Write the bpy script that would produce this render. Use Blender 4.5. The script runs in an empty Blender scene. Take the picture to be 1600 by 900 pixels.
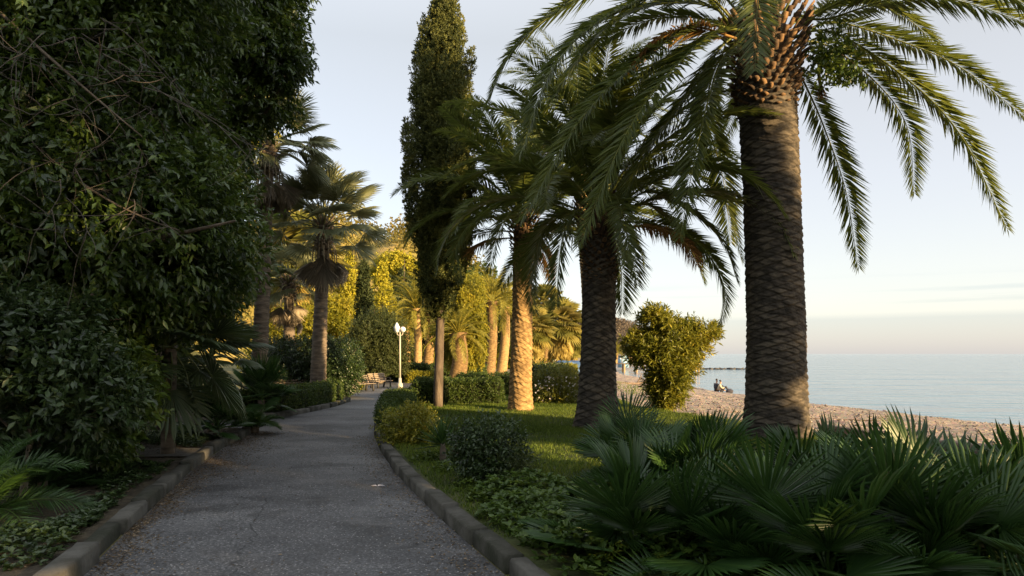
import bpy, math
import numpy as np
from math import radians, sin, cos, pi, sqrt
from mathutils import Matrix, Vector

# ------------------------------------------------------------------ camera, world, sun, exposure
SC = bpy.context.scene
COL = SC.collection
rng = np.random.default_rng(11)
F = 1067.0      # focal length in photo pixels
HY = 553.0      # horizon row
EYE = 1.6
cam = bpy.data.cameras.new('camera'); camo = bpy.data.objects.new('camera', cam); COL.objects.link(camo)
camo.location = (0, 0, EYE); camo.rotation_euler = (radians(90), 0, 0)
cam.sensor_width = 36; cam.lens = 36 * F / 1600; cam.shift_y = (HY - 450) / 1600
cam.clip_start = 0.05; cam.clip_end = 20000
SC.camera = camo

SUN_EL = 11.0; SUN_AZ = 52.0         # azimuth: degrees to the right of straight behind the camera
sd = Vector((sin(radians(SUN_AZ)) * cos(radians(SUN_EL)), -cos(radians(SUN_AZ)) * cos(radians(SUN_EL)), sin(radians(SUN_EL))))
sl = bpy.data.lights.new('sun', 'SUN'); sl.energy = 5.0; sl.angle = radians(0.55); sl.color = (1.0, 0.69, 0.34)
so = bpy.data.objects.new('sun', sl); COL.objects.link(so)
so.rotation_euler = sd.to_track_quat('Z', 'Y').to_euler(); so.location = (20, -20, 30)

W = bpy.data.worlds.new('World'); SC.world = W; W.use_nodes = True
nt = W.node_tree; nt.nodes.clear()
def nn(nt, t, **k):
    n = nt.nodes.new(t)
    for a, b in k.items(): setattr(n, a, b)
    return n
sky = nn(nt, 'ShaderNodeTexSky', sky_type='NISHITA', sun_disc=False)
sky.sun_elevation = radians(SUN_EL); sky.sun_rotation = radians(180 - SUN_AZ)
sky.air_density = 1.0; sky.dust_density = 0.8; sky.ozone_density = 1.5
bgs = nn(nt, 'ShaderNodeBackground'); bgs.inputs[1].default_value = 0.035
nt.links.new(sky.outputs[0], bgs.inputs[0])
tc = nn(nt, 'ShaderNodeTexCoord'); sx = nn(nt, 'ShaderNodeSeparateXYZ'); nt.links.new(tc.outputs['Generated'], sx.inputs[0])
# wispy cloud streaks close above the sea horizon
mp = nn(nt, 'ShaderNodeMapping'); mp.inputs['Scale'].default_value = (2.2, 2.2, 60)
nt.links.new(tc.outputs['Generated'], mp.inputs[0])
nz = nn(nt, 'ShaderNodeTexNoise'); nz.inputs['Scale'].default_value = 1.6; nz.inputs['Detail'].default_value = 5
nt.links.new(mp.outputs[0], nz.inputs['Vector'])
mpb = nn(nt, 'ShaderNodeMapping'); mpb.inputs['Scale'].default_value = (1.2, 1.2, 5)
nt.links.new(tc.outputs['Generated'], mpb.inputs[0])
nz2 = nn(nt, 'ShaderNodeTexNoise'); nz2.inputs['Scale'].default_value = 2.0
nt.links.new(mpb.outputs[0], nz2.inputs['Vector'])
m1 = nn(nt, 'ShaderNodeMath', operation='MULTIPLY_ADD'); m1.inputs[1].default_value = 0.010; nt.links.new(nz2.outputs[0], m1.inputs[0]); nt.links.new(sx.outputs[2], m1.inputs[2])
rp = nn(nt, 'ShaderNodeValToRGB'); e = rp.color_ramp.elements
def stops(rp, L):
    e = rp.color_ramp.elements
    while len(e) > 1: e.remove(e[-1])
    e[0].position = L[0][0]; e[0].color = (*L[0][1], 1)
    for p, c in L[1:]:
        q = e.new(p); q.color = (*c, 1)
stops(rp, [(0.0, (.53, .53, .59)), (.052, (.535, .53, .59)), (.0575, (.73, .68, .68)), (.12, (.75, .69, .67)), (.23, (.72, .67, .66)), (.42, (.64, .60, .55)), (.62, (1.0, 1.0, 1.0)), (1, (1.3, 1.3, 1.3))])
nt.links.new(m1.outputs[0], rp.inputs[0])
mr = nn(nt, 'ShaderNodeMapRange'); mr.inputs[1].default_value = .52; mr.inputs[2].default_value = .66
nt.links.new(nz.outputs[0], mr.inputs[0])
bandr = nn(nt, 'ShaderNodeValToRGB'); stops(bandr, [(0, (0, 0, 0)), (.05, (0, 0, 0)), (.068, (1, 1, 1)), (.085, (.7, .7, .7)), (.105, (0, 0, 0))])
nt.links.new(sx.outputs[2], bandr.inputs[0])
m2 = nn(nt, 'ShaderNodeMath', operation='MULTIPLY'); nt.links.new(mr.outputs[0], m2.inputs[0]); nt.links.new(bandr.outputs[0], m2.inputs[1])
m3 = nn(nt, 'ShaderNodeMath', operation='MULTIPLY'); m3.inputs[1].default_value = .8; nt.links.new(m2.outputs[0], m3.inputs[0])
mixc = nn(nt, 'ShaderNodeMixRGB'); mixc.inputs[2].default_value = (.55, .54, .58, 1)
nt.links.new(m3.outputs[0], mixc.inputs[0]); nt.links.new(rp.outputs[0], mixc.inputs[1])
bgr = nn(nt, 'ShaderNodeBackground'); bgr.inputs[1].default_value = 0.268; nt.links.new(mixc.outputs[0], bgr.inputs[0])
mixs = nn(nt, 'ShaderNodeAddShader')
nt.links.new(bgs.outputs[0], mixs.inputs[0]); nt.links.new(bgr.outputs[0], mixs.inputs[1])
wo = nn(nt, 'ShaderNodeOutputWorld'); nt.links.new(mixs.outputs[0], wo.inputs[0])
SKYGAIN = bgr
SC.view_settings.view_transform = 'Standard'; SC.view_settings.look = 'None'
SC.view_settings.exposure = 1.72; SC.view_settings.gamma = 1.0
SC.render.engine = 'CYCLES'

# ------------------------------------------------------------------ helpers
def P(px, py, Y): return np.array([(px - 800) / F * Y, Y, EYE + (HY - py) / F * Y])
def G(px, Y, z=0.0): return np.array([(px - 800) / F * Y, Y, z])
def nrm(v): return v / np.maximum(np.linalg.norm(v, axis=-1, keepdims=True), 1e-9)
def rndu(n): return nrm(rng.normal(size=(n, 3)))

class Geo:
    def __init__(s): s.V = []; s.T = []; s.Q = []; s.R = []; s.n = 0
    def add(s, V, T=None, Q=None, R=None):
        V = np.asarray(V, float)
        if R is None: R = np.full(len(V), rng.random())
        s.V.append(V); s.R.append(np.broadcast_to(R, (len(V),)).astype(float))
        if T is not None and len(T): s.T.append(np.asarray(T, np.int64) + s.n)
        if Q is not None and len(Q): s.Q.append(np.asarray(Q, np.int64) + s.n)
        s.n += len(V); return s
    def mesh(s, name, mat, smooth=False):
        me = bpy.data.meshes.new(name)
        V = np.concatenate(s.V); R = np.concatenate(s.R)
        T = np.concatenate(s.T) if s.T else np.zeros((0, 3), np.int64)
        Q = np.concatenate(s.Q) if s.Q else np.zeros((0, 4), np.int64)
        me.vertices.add(len(V)); me.vertices.foreach_set('co', V.astype(np.float32).ravel())
        li = np.concatenate([T.ravel(), Q.ravel()]).astype(np.int32)
        me.loops.add(len(li)); me.loops.foreach_set('vertex_index', li)
        ls = np.concatenate([np.arange(len(T)) * 3, len(T) * 3 + np.arange(len(Q)) * 4]).astype(np.int32)
        me.polygons.add(len(ls)); me.polygons.foreach_set('loop_start', ls)
        if smooth: me.polygons.foreach_set('use_smooth', np.ones(len(ls), bool))
        me.update(calc_edges=True); me.validate()
        if len(me.vertices) == len(R):
            a = me.attributes.new('rnd', 'FLOAT', 'POINT'); a.data.foreach_set('value', R.astype(np.float32))
        me.materials.append(mat)
        return me
    def build(s, name, mat, parent=None, smooth=False, origin=None):
        if origin is not None:
            for v in s.V: v -= np.asarray(origin)
        o = bpy.data.objects.new(name, s.mesh(name, mat, smooth)); COL.objects.link(o)
        if origin is not None: o.location = origin
        if parent is not None: o.parent = parent
        return o

def thing(name, label, cat, loc=(0, 0, 0), group=None, rz=0):
    o = bpy.data.objects.new(name, None); COL.objects.link(o); o.location = tuple(float(a) for a in loc); o.rotation_euler = (0, 0, rz)
    o.empty_display_size = .1
    o['label'] = label; o['category'] = cat
    if group: o['group'] = group
    return o
def tag(o, label, cat, group=None, kind=None):
    o['label'] = label; o['category'] = cat
    if group: o['group'] = group
    if kind: o['kind'] = kind
    return o
def struct(o): o['kind'] = 'structure'; return o

def tube(pts, rad, k=8, cap=True, tw=0.0):
    pts = np.asarray(pts, float); n = len(pts); rad = np.broadcast_to(rad, (n,))
    t = np.gradient(pts, axis=0); t = nrm(t)
    ref = np.array([0, 0, 1.]) if abs(t[0, 2]) < .9 else np.array([1., 0, 0])
    a = nrm(np.cross(t, ref)); b = np.cross(t, a)
    for i in range(1, n):
        if (a[i] * a[i-1]).sum() < 0: a[i] *= -1; b[i] *= -1
    th = np.arange(k) / k * 2 * pi
    V = pts[:, None] + rad[:, None, None] * (np.cos(th)[None, :, None] * a[:, None] + np.sin(th)[None, :, None] * b[:, None])
    V = V.reshape(-1, 3)
    i = np.arange(n - 1)[:, None] * k; j = np.arange(k)[None]; j2 = (j + 1) % k
    Q = np.stack([i + j, i + j2, i + k + j2, i + k + j], -1).reshape(-1, 4)
    T = []
    if cap:
        V = np.vstack([V, pts[0], pts[-1]]); c0 = n * k; c1 = c0 + 1
        T = [(c0, (q + 1) % k, q) for q in range(k)] + [(c1, (n - 1) * k + q, (n - 1) * k + (q + 1) % k) for q in range(k)]
    return V, T, Q
def bez(a, b, c, n=10):
    t = np.linspace(0, 1, n)[:, None]; a, b, c = map(np.asarray, (a, b, c))
    return (1 - t) ** 2 * a + 2 * t * (1 - t) * b + t * t * c
def spline(pts, n=24):
    pts = np.asarray(pts, float); m = len(pts)
    p = np.vstack([2 * pts[0] - pts[1], pts, 2 * pts[-1] - pts[-2]])
    d = np.concatenate([[0], np.cumsum(np.linalg.norm(np.diff(pts, axis=0), axis=1))]); u = np.linspace(0, d[-1], n)
    out = []
    for x in u:
        i = min(max(np.searchsorted(d, x) - 1, 0), m - 2); t = (x - d[i]) / (d[i+1] - d[i])
        a, b, c, e = p[i], p[i+1], p[i+2], p[i+3]
        out.append(.5 * (2 * b + (c - a) * t + (2 * a - 5 * b + 4 * c - e) * t * t + (3 * b - a - 3 * c + e) * t ** 3))
    return np.array(out)
def box(cx, cy, cz, sx, sy, sz, rz=0):
    v = np.array([(x, y, z) for x in (-.5, .5) for y in (-.5, .5) for z in (-.5, .5)]) * (sx, sy, sz)
    c, s = cos(rz), sin(rz); v = np.stack([v[:, 0] * c - v[:, 1] * s, v[:, 0] * s + v[:, 1] * c, v[:, 2]], 1) + (cx, cy, cz)
    return v, None, [(0, 1, 3, 2), (4, 6, 7, 5), (0, 4, 5, 1), (2, 3, 7, 6), (0, 2, 6, 4), (1, 5, 7, 3)]
def obox(p0, p1, w, h):
    """bar from p0 to p1 with width w, height h"""
    p0 = np.asarray(p0, float); p1 = np.asarray(p1, float); t = nrm(p1 - p0)
    s = nrm(np.cross(t, (0, 0, 1.) if abs(t[2]) < .95 else (0, 1., 0))); u = np.cross(s, t)
    V = [p + a * s * w / 2 + b * u * h / 2 for p in (p0, p1) for a, b in ((-1, -1), (1, -1), (1, 1), (-1, 1))]
    return np.array(V), None, [(0, 3, 2, 1), (4, 5, 6, 7), (0, 1, 5, 4), (1, 2, 6, 5), (2, 3, 7, 6), (3, 0, 4, 7)]

def blades(P0, D, N, L, Wd, fold=.15, wide=.42, droop=0.0, R=None):
    """folded leaf blades: 4 vertices, 2 triangles each"""
    n = len(P0); D = nrm(D); S = nrm(np.cross(D, N)); N2 = np.cross(S, D)
    L = np.broadcast_to(L, (n,))[:, None]; Wd = np.broadcast_to(Wd, (n,))[:, None]
    V = np.empty((n, 4, 3))
    m = P0 + D * L * wide + N2 * Wd * fold
    V[:, 0] = P0; V[:, 1] = m + S * Wd / 2; V[:, 3] = m - S * Wd / 2
    V[:, 2] = P0 + D * L; V[:, 2, 2] -= np.broadcast_to(droop, (n,)) * L[:, 0]
    V[:, 1, 2] -= np.broadcast_to(droop, (n,)) * L[:, 0] * .2; V[:, 3, 2] -= np.broadcast_to(droop, (n,)) * L[:, 0] * .2
    i = np.arange(n)[:, None] * 4
    T = np.concatenate([i + [0, 1, 2], i + [0, 2, 3]])
    if R is None: R = rng.random(n)
    return V.reshape(-1, 3), T, None, np.repeat(R, 4)

_fr = rng.normal(size=(9, 3)); _ph = rng.random(9) * 6.28
def noise3(p, s):
    q = p / s; r = 0
    for i in range(9): r = r + np.sin(q @ (_fr[i] * 1.7) + _ph[i] + .9 * np.sin(q @ (_fr[(i+4) % 9]) + i))
    return r / 4.0

def foliage(lobes, n, k=8, L=.1, Wd=.04, rad=(.5, 1.05), up=.25, spread=.9, shoot=.2, hole=.9, hs=.5, droop=.12, nup=1.0, fold=.2, zmin=None):
    """shoots of leaves through ellipsoid lobes (x,y,z,rx,ry,rz)"""
    lb = np.array([(l + (l[3], l[3]) if len(l) == 4 else l) for l in [tuple(q) for q in lobes]], float)
    w = (lb[:, 3] * lb[:, 4] + lb[:, 3] * lb[:, 5] + lb[:, 4] * lb[:, 5]); w /= w.sum()
    c = rng.choice(len(lb), n, p=w); u = rndu(n)
    f = rad[0] + (rad[1] - rad[0]) * np.sqrt(rng.random(n))
    f = f * (1 + .16 * noise3(u * 3 + c[:, None] * 7, .8))
    S = lb[c, :3] + u * lb[c, 3:] * f[:, None]
    keep = noise3(S, hs) < hole
    if zmin is not None: keep &= S[:, 2] > zmin
    S = S[keep]; u = u[keep]; n = len(S)
    dr = nrm(u + np.array([0, 0, up]) + .5 * rng.normal(size=(n, 3)))
    cr = rng.random(n)
    t = np.tile(np.linspace(0, 1, k), n) ; S2 = np.repeat(S, k, 0); d2 = np.repeat(dr, k, 0)
    m = n * k
    P0 = S2 + d2 * (t * shoot)[:, None]
    D = nrm(d2 * .7 + rndu(m) * spread); D[:, 2] -= droop
    N = nrm(rndu(m) + np.array([0, 0, nup]) + np.repeat(u, k, 0) * .4)
    ln = L * (.6 + .6 * rng.random(m))
    return blades(P0, D, N, ln, ln * Wd / L, fold, .45, .08, R=np.clip(np.repeat(cr * .5 + .22 * noise3(S, .45), k) + rng.random(m) * .45, 0, 1))

# ------------------------------------------------------------------ materials
def mat_new(name):
    m = bpy.data.materials.new(name); m.use_nodes = True; t = m.node_tree; t.nodes.clear()
    return m, t, nn(t, 'ShaderNodeOutputMaterial')
def leaf_mat(name, c0, c1, rough=.45, trans=.3, spec=.35, tcol=None, c2=None):
    m, t, o = mat_new(name)
    a = nn(t, 'ShaderNodeAttribute', attribute_name='rnd'); r = nn(t, 'ShaderNodeValToRGB')
    stops(r, [(0, c0), (.8, c1), (1, c2 or c1)]); t.links.new(a.outputs['Fac'], r.inputs[0])
    p = nn(t, 'ShaderNodeBsdfPrincipled'); p.inputs['Roughness'].default_value = rough; p.inputs['Specular IOR Level'].default_value = spec
    t.links.new(r.outputs[0], p.inputs['Base Color'])
    tr = nn(t, 'ShaderNodeBsdfTranslucent'); h = nn(t, 'ShaderNodeHueSaturation'); h.inputs['Value'].default_value = 1.6; h.inputs['Hue'].default_value = .485
    t.links.new(r.outputs[0], h.inputs['Color']); t.links.new(h.outputs[0], tr.inputs[0])
    mx = nn(t, 'ShaderNodeMixShader'); mx.inputs[0].default_value = trans
    t.links.new(p.outputs[0], mx.inputs[1]); t.links.new(tr.outputs[0], mx.inputs[2]); t.links.new(mx.outputs[0], o.inputs[0])
    return m
def noise_mat(name, cols, scale=5, detail=6, rough=.9, bump=.3, bscale=None, bdist=.02, attr=False, stretch=(1, 1, 1), spec=.3, coords='Object'):
    m, t, o = mat_new(name)
    tc = nn(t, 'ShaderNodeTexCoord'); mp = nn(t, 'ShaderNodeMapping'); mp.inputs['Scale'].default_value = stretch
    t.links.new(tc.outputs[coords], mp.inputs[0])
    n = nn(t, 'ShaderNodeTexNoise'); n.inputs['Scale'].default_value = scale; n.inputs['Detail'].default_value = detail; n.inputs['Roughness'].default_value = .6
    t.links.new(mp.outputs[0], n.inputs['Vector'])
    r = nn(t, 'ShaderNodeValToRGB'); k = len(cols)
    stops(r, [(.3 + .4 * i / max(k - 1, 1), c) for i, c in enumerate(cols)])
    src = n.outputs[0]
    if attr:
        a = nn(t, 'ShaderNodeAttribute', attribute_name='rnd'); q = nn(t, 'ShaderNodeMath', operation='MULTIPLY_ADD'); q.inputs[1].default_value = .35; q.inputs[2].default_value = -.17
        t.links.new(a.outputs['Fac'], q.inputs[0]); q2 = nn(t, 'ShaderNodeMath', operation='ADD'); t.links.new(q.outputs[0], q2.inputs[0]); t.links.new(src, q2.inputs[1]); src = q2.outputs[0]
    t.links.new(src, r.inputs[0])
    p = nn(t, 'ShaderNodeBsdfPrincipled'); p.inputs['Roughness'].default_value = rough; p.inputs['Specular IOR Level'].default_value = spec
    t.links.new(r.outputs[0], p.inputs['Base Color'])
    if bump:
        b = nn(t, 'ShaderNodeBump'); b.inputs['Strength'].default_value = bump; b.inputs['Distance'].default_value = bdist
        n2 = nn(t, 'ShaderNodeTexNoise'); n2.inputs['Scale'].default_value = bscale or scale * 4; n2.inputs['Detail'].default_value = 5
        t.links.new(mp.outputs[0], n2.inputs['Vector']); t.links.new(n2.outputs[0], b.inputs['Height']); t.links.new(b.outputs[0], p.inputs['Normal'])
    t.links.new(p.outputs[0], o.inputs[0]); m['p'] = 1
    return m

M = {}
M['bigleaf'] = leaf_mat('glossy_evergreen_leaf', (.014, .030, .006), (.07, .115, .017), .36, .28, .5, c2=(.13, .17, .03))
M['brightleaf'] = leaf_mat('fresh_green_leaf', (.03, .06, .008), (.10, .15, .02), .4, .35, .45, c2=(.17, .20, .03))
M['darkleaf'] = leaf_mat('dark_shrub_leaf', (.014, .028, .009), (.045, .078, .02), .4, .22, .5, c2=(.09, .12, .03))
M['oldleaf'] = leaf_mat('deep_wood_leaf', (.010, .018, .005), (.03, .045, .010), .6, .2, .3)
M['hedgeleaf'] = leaf_mat('hedge_leaf', (.022, .045, .008), (.06, .095, .014), .5, .28, .35, c2=(.14, .15, .02))
M['goldleaf'] = leaf_mat('yellow_green_leaf', (.11, .125, .012), (.27, .25, .02), .55, .4, .3, c2=(.38, .32, .03))
M['oliveleaf'] = leaf_mat('olive_tree_leaf', (.030, .045, .014), (.07, .085, .024), .55, .28, .3)
M['oleander'] = leaf_mat('seaside_bush_leaf', (.07, .09, .012), (.20, .20, .022), .42, .35, .4, c2=(.34, .29, .03))
M['frond'] = leaf_mat('date_palm_frond', (.034, .058, .012), (.105, .132, .024), .42, .38, .4, c2=(.19, .195, .035))
M['frond_old'] = leaf_mat('dry_palm_frond', (.16, .085, .025), (.26, .15, .04), .6, .3, .3)
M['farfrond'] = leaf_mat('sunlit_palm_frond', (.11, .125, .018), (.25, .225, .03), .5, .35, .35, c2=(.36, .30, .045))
M['fan'] = leaf_mat('fan_palm_blade', (.013, .040, .009), (.042, .09, .018), .38, .25, .4, c2=(.075, .13, .025))
M['fan_left'] = leaf_mat('hanging_fan_palm_blade', (.035, .058, .022), (.075, .105, .04), .45, .25, .4, c2=(.13, .15, .04))
M['fan_grey'] = leaf_mat('tall_fan_palm_blade', (.10, .12, .055), (.20, .21, .10), .5, .25, .35)
M['fan_dead'] = leaf_mat('dead_fan_leaf', (.16, .13, .095), (.34, .29, .21), .8, .2, .2)
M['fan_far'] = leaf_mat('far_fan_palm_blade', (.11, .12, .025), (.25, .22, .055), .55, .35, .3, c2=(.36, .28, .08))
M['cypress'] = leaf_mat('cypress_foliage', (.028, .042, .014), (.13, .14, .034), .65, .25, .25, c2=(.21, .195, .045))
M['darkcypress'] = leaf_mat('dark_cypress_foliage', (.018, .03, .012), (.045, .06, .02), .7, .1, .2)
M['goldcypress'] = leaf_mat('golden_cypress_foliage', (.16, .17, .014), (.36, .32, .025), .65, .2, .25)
M['yellowleaf'] = leaf_mat('variegated_yellow_leaf', (.07, .10, .012), (.26, .24, .025), .4, .35, .4, c2=(.48, .40, .05))
M['hillwood'] = leaf_mat('hillside_foliage', (.06, .065, .02), (.20, .165, .04), .8, .2, .1, c2=(.34, .24, .07))
M['grass'] = leaf_mat('lawn_grass', (.04, .07, .010), (.11, .16, .02), .6, .4, .25, c2=(.18, .20, .03))
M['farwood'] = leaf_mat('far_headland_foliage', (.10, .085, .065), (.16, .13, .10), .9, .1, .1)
M['herb'] = leaf_mat('ground_cover_leaf', (.022, .052, .008), (.075, .125, .018), .45, .32, .4, c2=(.14, .19, .03))
M['litter'] = leaf_mat('fallen_leaf', (.05, .035, .02), (.14, .10, .055), .8, .1, .2, c2=(.32, .24, .15))
M['flower'] = leaf_mat('white_petal', (.6, .55, .55), (.8, .75, .75), .6, .3, .2)
M['bark'] = noise_mat('grey_brown_bark', [(.035, .026, .018), (.10, .078, .055), (.16, .13, .10)], 6, 8, .9, .9, 18, .03, stretch=(1, 1, .25))
M['cypressbark'] = noise_mat('cypress_bark', [(.035, .028, .022), (.085, .066, .05), (.15, .12, .09)], 9, 8, .9, .8, 24, .015, stretch=(1, 1, .2))
M['palebark'] = noise_mat('pale_smooth_bark', [(.10, .075, .05), (.20, .16, .115), (.27, .22, .17)], 8, 6, .8, .4, 30, .01, stretch=(1, 1, .4))
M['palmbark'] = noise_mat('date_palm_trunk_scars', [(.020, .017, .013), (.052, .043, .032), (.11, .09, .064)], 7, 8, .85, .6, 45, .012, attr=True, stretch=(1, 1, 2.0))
M['palmbark_sun'] = noise_mat('sun_toned_palm_trunk', [(.12, .075, .03), (.24, .155, .065), (.34, .23, .10)], 7, 8, .85, .6, 45, .012, attr=True, stretch=(1, 1, 2.0))  # golden copy of the palm bark, warm sunlight put into its colour
M['boot'] = noise_mat('cut_palm_leaf_base', [(.03, .018, .010), (.075, .044, .022), (.17, .10, .045)], 8, 5, .8, .5, 40, .01, attr=True)
M['fanbark'] = noise_mat('fan_palm_bark', [(.05, .04, .03), (.12, .095, .07), (.20, .16, .12)], 3, 8, .9, .7, 10, .02, stretch=(1, 1, 4))
M['twig'] = noise_mat('dead_twig_bark', [(.05, .042, .033), (.11, .092, .075)], 20, 3, .9, 0)
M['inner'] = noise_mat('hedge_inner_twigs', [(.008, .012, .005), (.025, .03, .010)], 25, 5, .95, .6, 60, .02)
M['rachis'] = noise_mat('palm_petiole', [(.07, .085, .02), (.14, .14, .04)], 6, 3, .5, 0)
M['concrete'] = noise_mat('mossy_concrete_kerb', [(.022, .024, .014), (.05, .048, .038), (.095, .09, .077)], 3.4, 9, .9, .6, 30, .012, attr=True)
M['soil'] = noise_mat('leafy_soil', [(.018, .014, .009), (.045, .036, .022), (.075, .06, .036)], 6, 9, .95, .8, 22, .03)
M['lawnsoil'] = noise_mat('lawn_earth', [(.02, .03, .009), (.045, .055, .014), (.07, .07, .025)], 3, 8, .95, .6, 20, .02)
M['ground'] = noise_mat('park_ground', [(.05, .055, .015), (.10, .095, .03), (.17, .13, .06)], .6, 8, .95, .4, 8, .02)
M['pavement'] = noise_mat('pale_paving', [(.20, .165, .13), (.30, .25, .20), (.38, .32, .26)], 1.2, 8, .9, .3, 12, .01)
M['slab'] = noise_mat('stone_slab_paving', [(.06, .058, .05), (.12, .112, .10), (.17, .16, .14)], 4, 8, .9, .4, 25, .01)
M['drift'] = noise_mat('weathered_timber', [(.06, .045, .035), (.16, .12, .09), (.26, .2, .15)], 4, 8, .85, .6, 15, .02, stretch=(4, .6, 4))
M['hill'] = noise_mat('hill_scrub', [(.10, .10, .02), (.22, .18, .04), (.34, .24, .08)], .06, 8, .95, 0, coords='Object')
M['farhill'] = noise_mat('far_wooded_slope', [(.06, .055, .045), (.10, .085, .065), (.16, .125, .09)], .03, 9, .95, 0)

def flat_mat(name, c, rough=.5, metal=0, spec=.5):
    return noise_mat(name, [tuple(x * .8 for x in c), c], 9, 5, rough, 0, spec=spec)
M['whitepaint'] = flat_mat('white_lamp_post_paint', (.42, .39, .33), .6)
M['benchwood'] = noise_mat('pale_bench_timber', [(.17, .13, .09), (.30, .24, .18)], 5, 6, .7, .3, 30, .004, stretch=(1, 6, 6))
M['benchleg'] = noise_mat('dark_bench_iron', [(.03, .03, .03), (.06, .055, .05)], 10, 4, .6, .2)
M['bluetarp'] = noise_mat('blue_tarpaulin', [(.05, .10, .20), (.09, .17, .32)], 2, 6, .5, .8, 3, .08)
M['bluepaint'] = flat_mat('blue_panel_paint', (.22, .38, .55), .5)
M['orangewood'] = flat_mat('golden_jetty_timber', (.42, .27, .12), .7)
M['skin'] = flat_mat('skin', (.42, .26, .18), .6)
M['hair'] = flat_mat('dark_hair', (.02, .015, .012), .6)
M['clothdark'] = flat_mat('dark_navy_cloth', (.035, .035, .05), .9)
M['clothcream'] = flat_mat('cream_jacket_cloth', (.55, .48, .34), .9)
M['whitewall'] = flat_mat('white_plaster', (.6, .55, .48), .8)
M['pebble'] = leaf_mat('pebble_stone', (.08, .07, .065), (.24, .20, .17), .9, 0, .2, c2=(.36, .32, .28))
M['rock'] = noise_mat('dark_wet_rock', [(.03, .03, .03), (.09, .085, .08)], 4, 6, .7, .8, 10, .05)
# lantern glass
m, t, o = mat_new('opal_lantern_glass'); p = nn(t, 'ShaderNodeBsdfPrincipled'); p.inputs['Base Color'].default_value = (.62, .63, .66, 1); p.inputs['Roughness'].default_value = .2
p.inputs['Subsurface Weight'].default_value = .2; t.links.new(p.outputs[0], o.inputs[0]); M['opal'] = m

# asphalt
m, t, o = mat_new('worn_asphalt')
tc = nn(t, 'ShaderNodeTexCoord'); p = nn(t, 'ShaderNodeBsdfPrincipled'); p.inputs['Roughness'].default_value = .62; p.inputs['Specular IOR Level'].default_value = .5
def tn(scale, detail=5, rough=.6):
    n = nn(t, 'ShaderNodeTexNoise'); n.inputs['Scale'].default_value = scale; n.inputs['Detail'].default_value = detail; n.inputs['Roughness'].default_value = rough
    t.links.new(tc.outputs['Object'], n.inputs['Vector']); return n
big = tn(.55, 7); r1 = nn(t, 'ShaderNodeValToRGB'); stops(r1, [(.34, (.032, .032, .033)), (.5, (.062, .062, .064)), (.66, (.112, .112, .112))]); t.links.new(big.outputs[0], r1.inputs[0])
fine = tn(42, 4, .75); r2 = nn(t, 'ShaderNodeValToRGB'); stops(r2, [(.32, (.35, .35, .35)), (.48, (.85, .85, .85)), (.58, (1.4, 1.4, 1.4)), (.68, (3.4, 3.35, 3.3))]); t.links.new(fine.outputs[0], r2.inputs[0])
mu = nn(t, 'ShaderNodeMixRGB', blend_type='MULTIPLY'); mu.inputs[0].default_value = 1; t.links.new(r1.outputs[0], mu.inputs[1]); t.links.new(r2.outputs[0], mu.inputs[2])
# pale aggregate chips
vo = nn(t, 'ShaderNodeTexVoronoi'); vo.inputs['Scale'].default_value = 38; t.links.new(tc.outputs['Object'], vo.inputs['Vector'])
lt = nn(t, 'ShaderNodeMath', operation='LESS_THAN'); lt.inputs[1].default_value = .26; t.links.new(vo.outputs['Distance'], lt.inputs[0])
sc_ = nn(t, 'ShaderNodeSeparateColor'); t.links.new(vo.outputs['Color'], sc_.inputs[0])
gt = nn(t, 'ShaderNodeMath', operation='GREATER_THAN'); gt.inputs[1].default_value = .80; t.links.new(sc_.outputs[0], gt.inputs[0])
ml = nn(t, 'ShaderNodeMath', operation='MULTIPLY'); t.links.new(lt.outputs[0], ml.inputs[0]); t.links.new(gt.outputs[0], ml.inputs[1])
mc = nn(t, 'ShaderNodeMixRGB'); mc.inputs[2].default_value = (.32, .31, .30, 1); t.links.new(ml.outputs[0], mc.inputs[0]); t.links.new(mu.outputs[0], mc.inputs[1])
# cracks
dn = tn(.9, 4); dv = nn(t, 'ShaderNodeMixRGB'); dv.inputs[0].default_value = .3; t.links.new(tc.outputs['Object'], dv.inputs[1]); t.links.new(dn.outputs['Color'], dv.inputs[2])
vc = nn(t, 'ShaderNodeTexVoronoi', feature='DISTANCE_TO_EDGE'); vc.inputs['Scale'].default_value = .45; t.links.new(dv.outputs[0], vc.inputs['Vector'])
cr = nn(t, 'ShaderNodeMapRange'); cr.inputs[1].default_value = .0005; cr.inputs[2].default_value = .003; cr.inputs[3].default_value = .55; cr.inputs[4].default_value = 1.0; t.links.new(vc.outputs[0], cr.inputs[0])
mk = nn(t, 'ShaderNodeMixRGB', blend_type='MULTIPLY'); mk.inputs[0].default_value = 1; t.links.new(mc.outputs[0], mk.inputs[1]); t.links.new(cr.outputs[0], mk.inputs[2])
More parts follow.
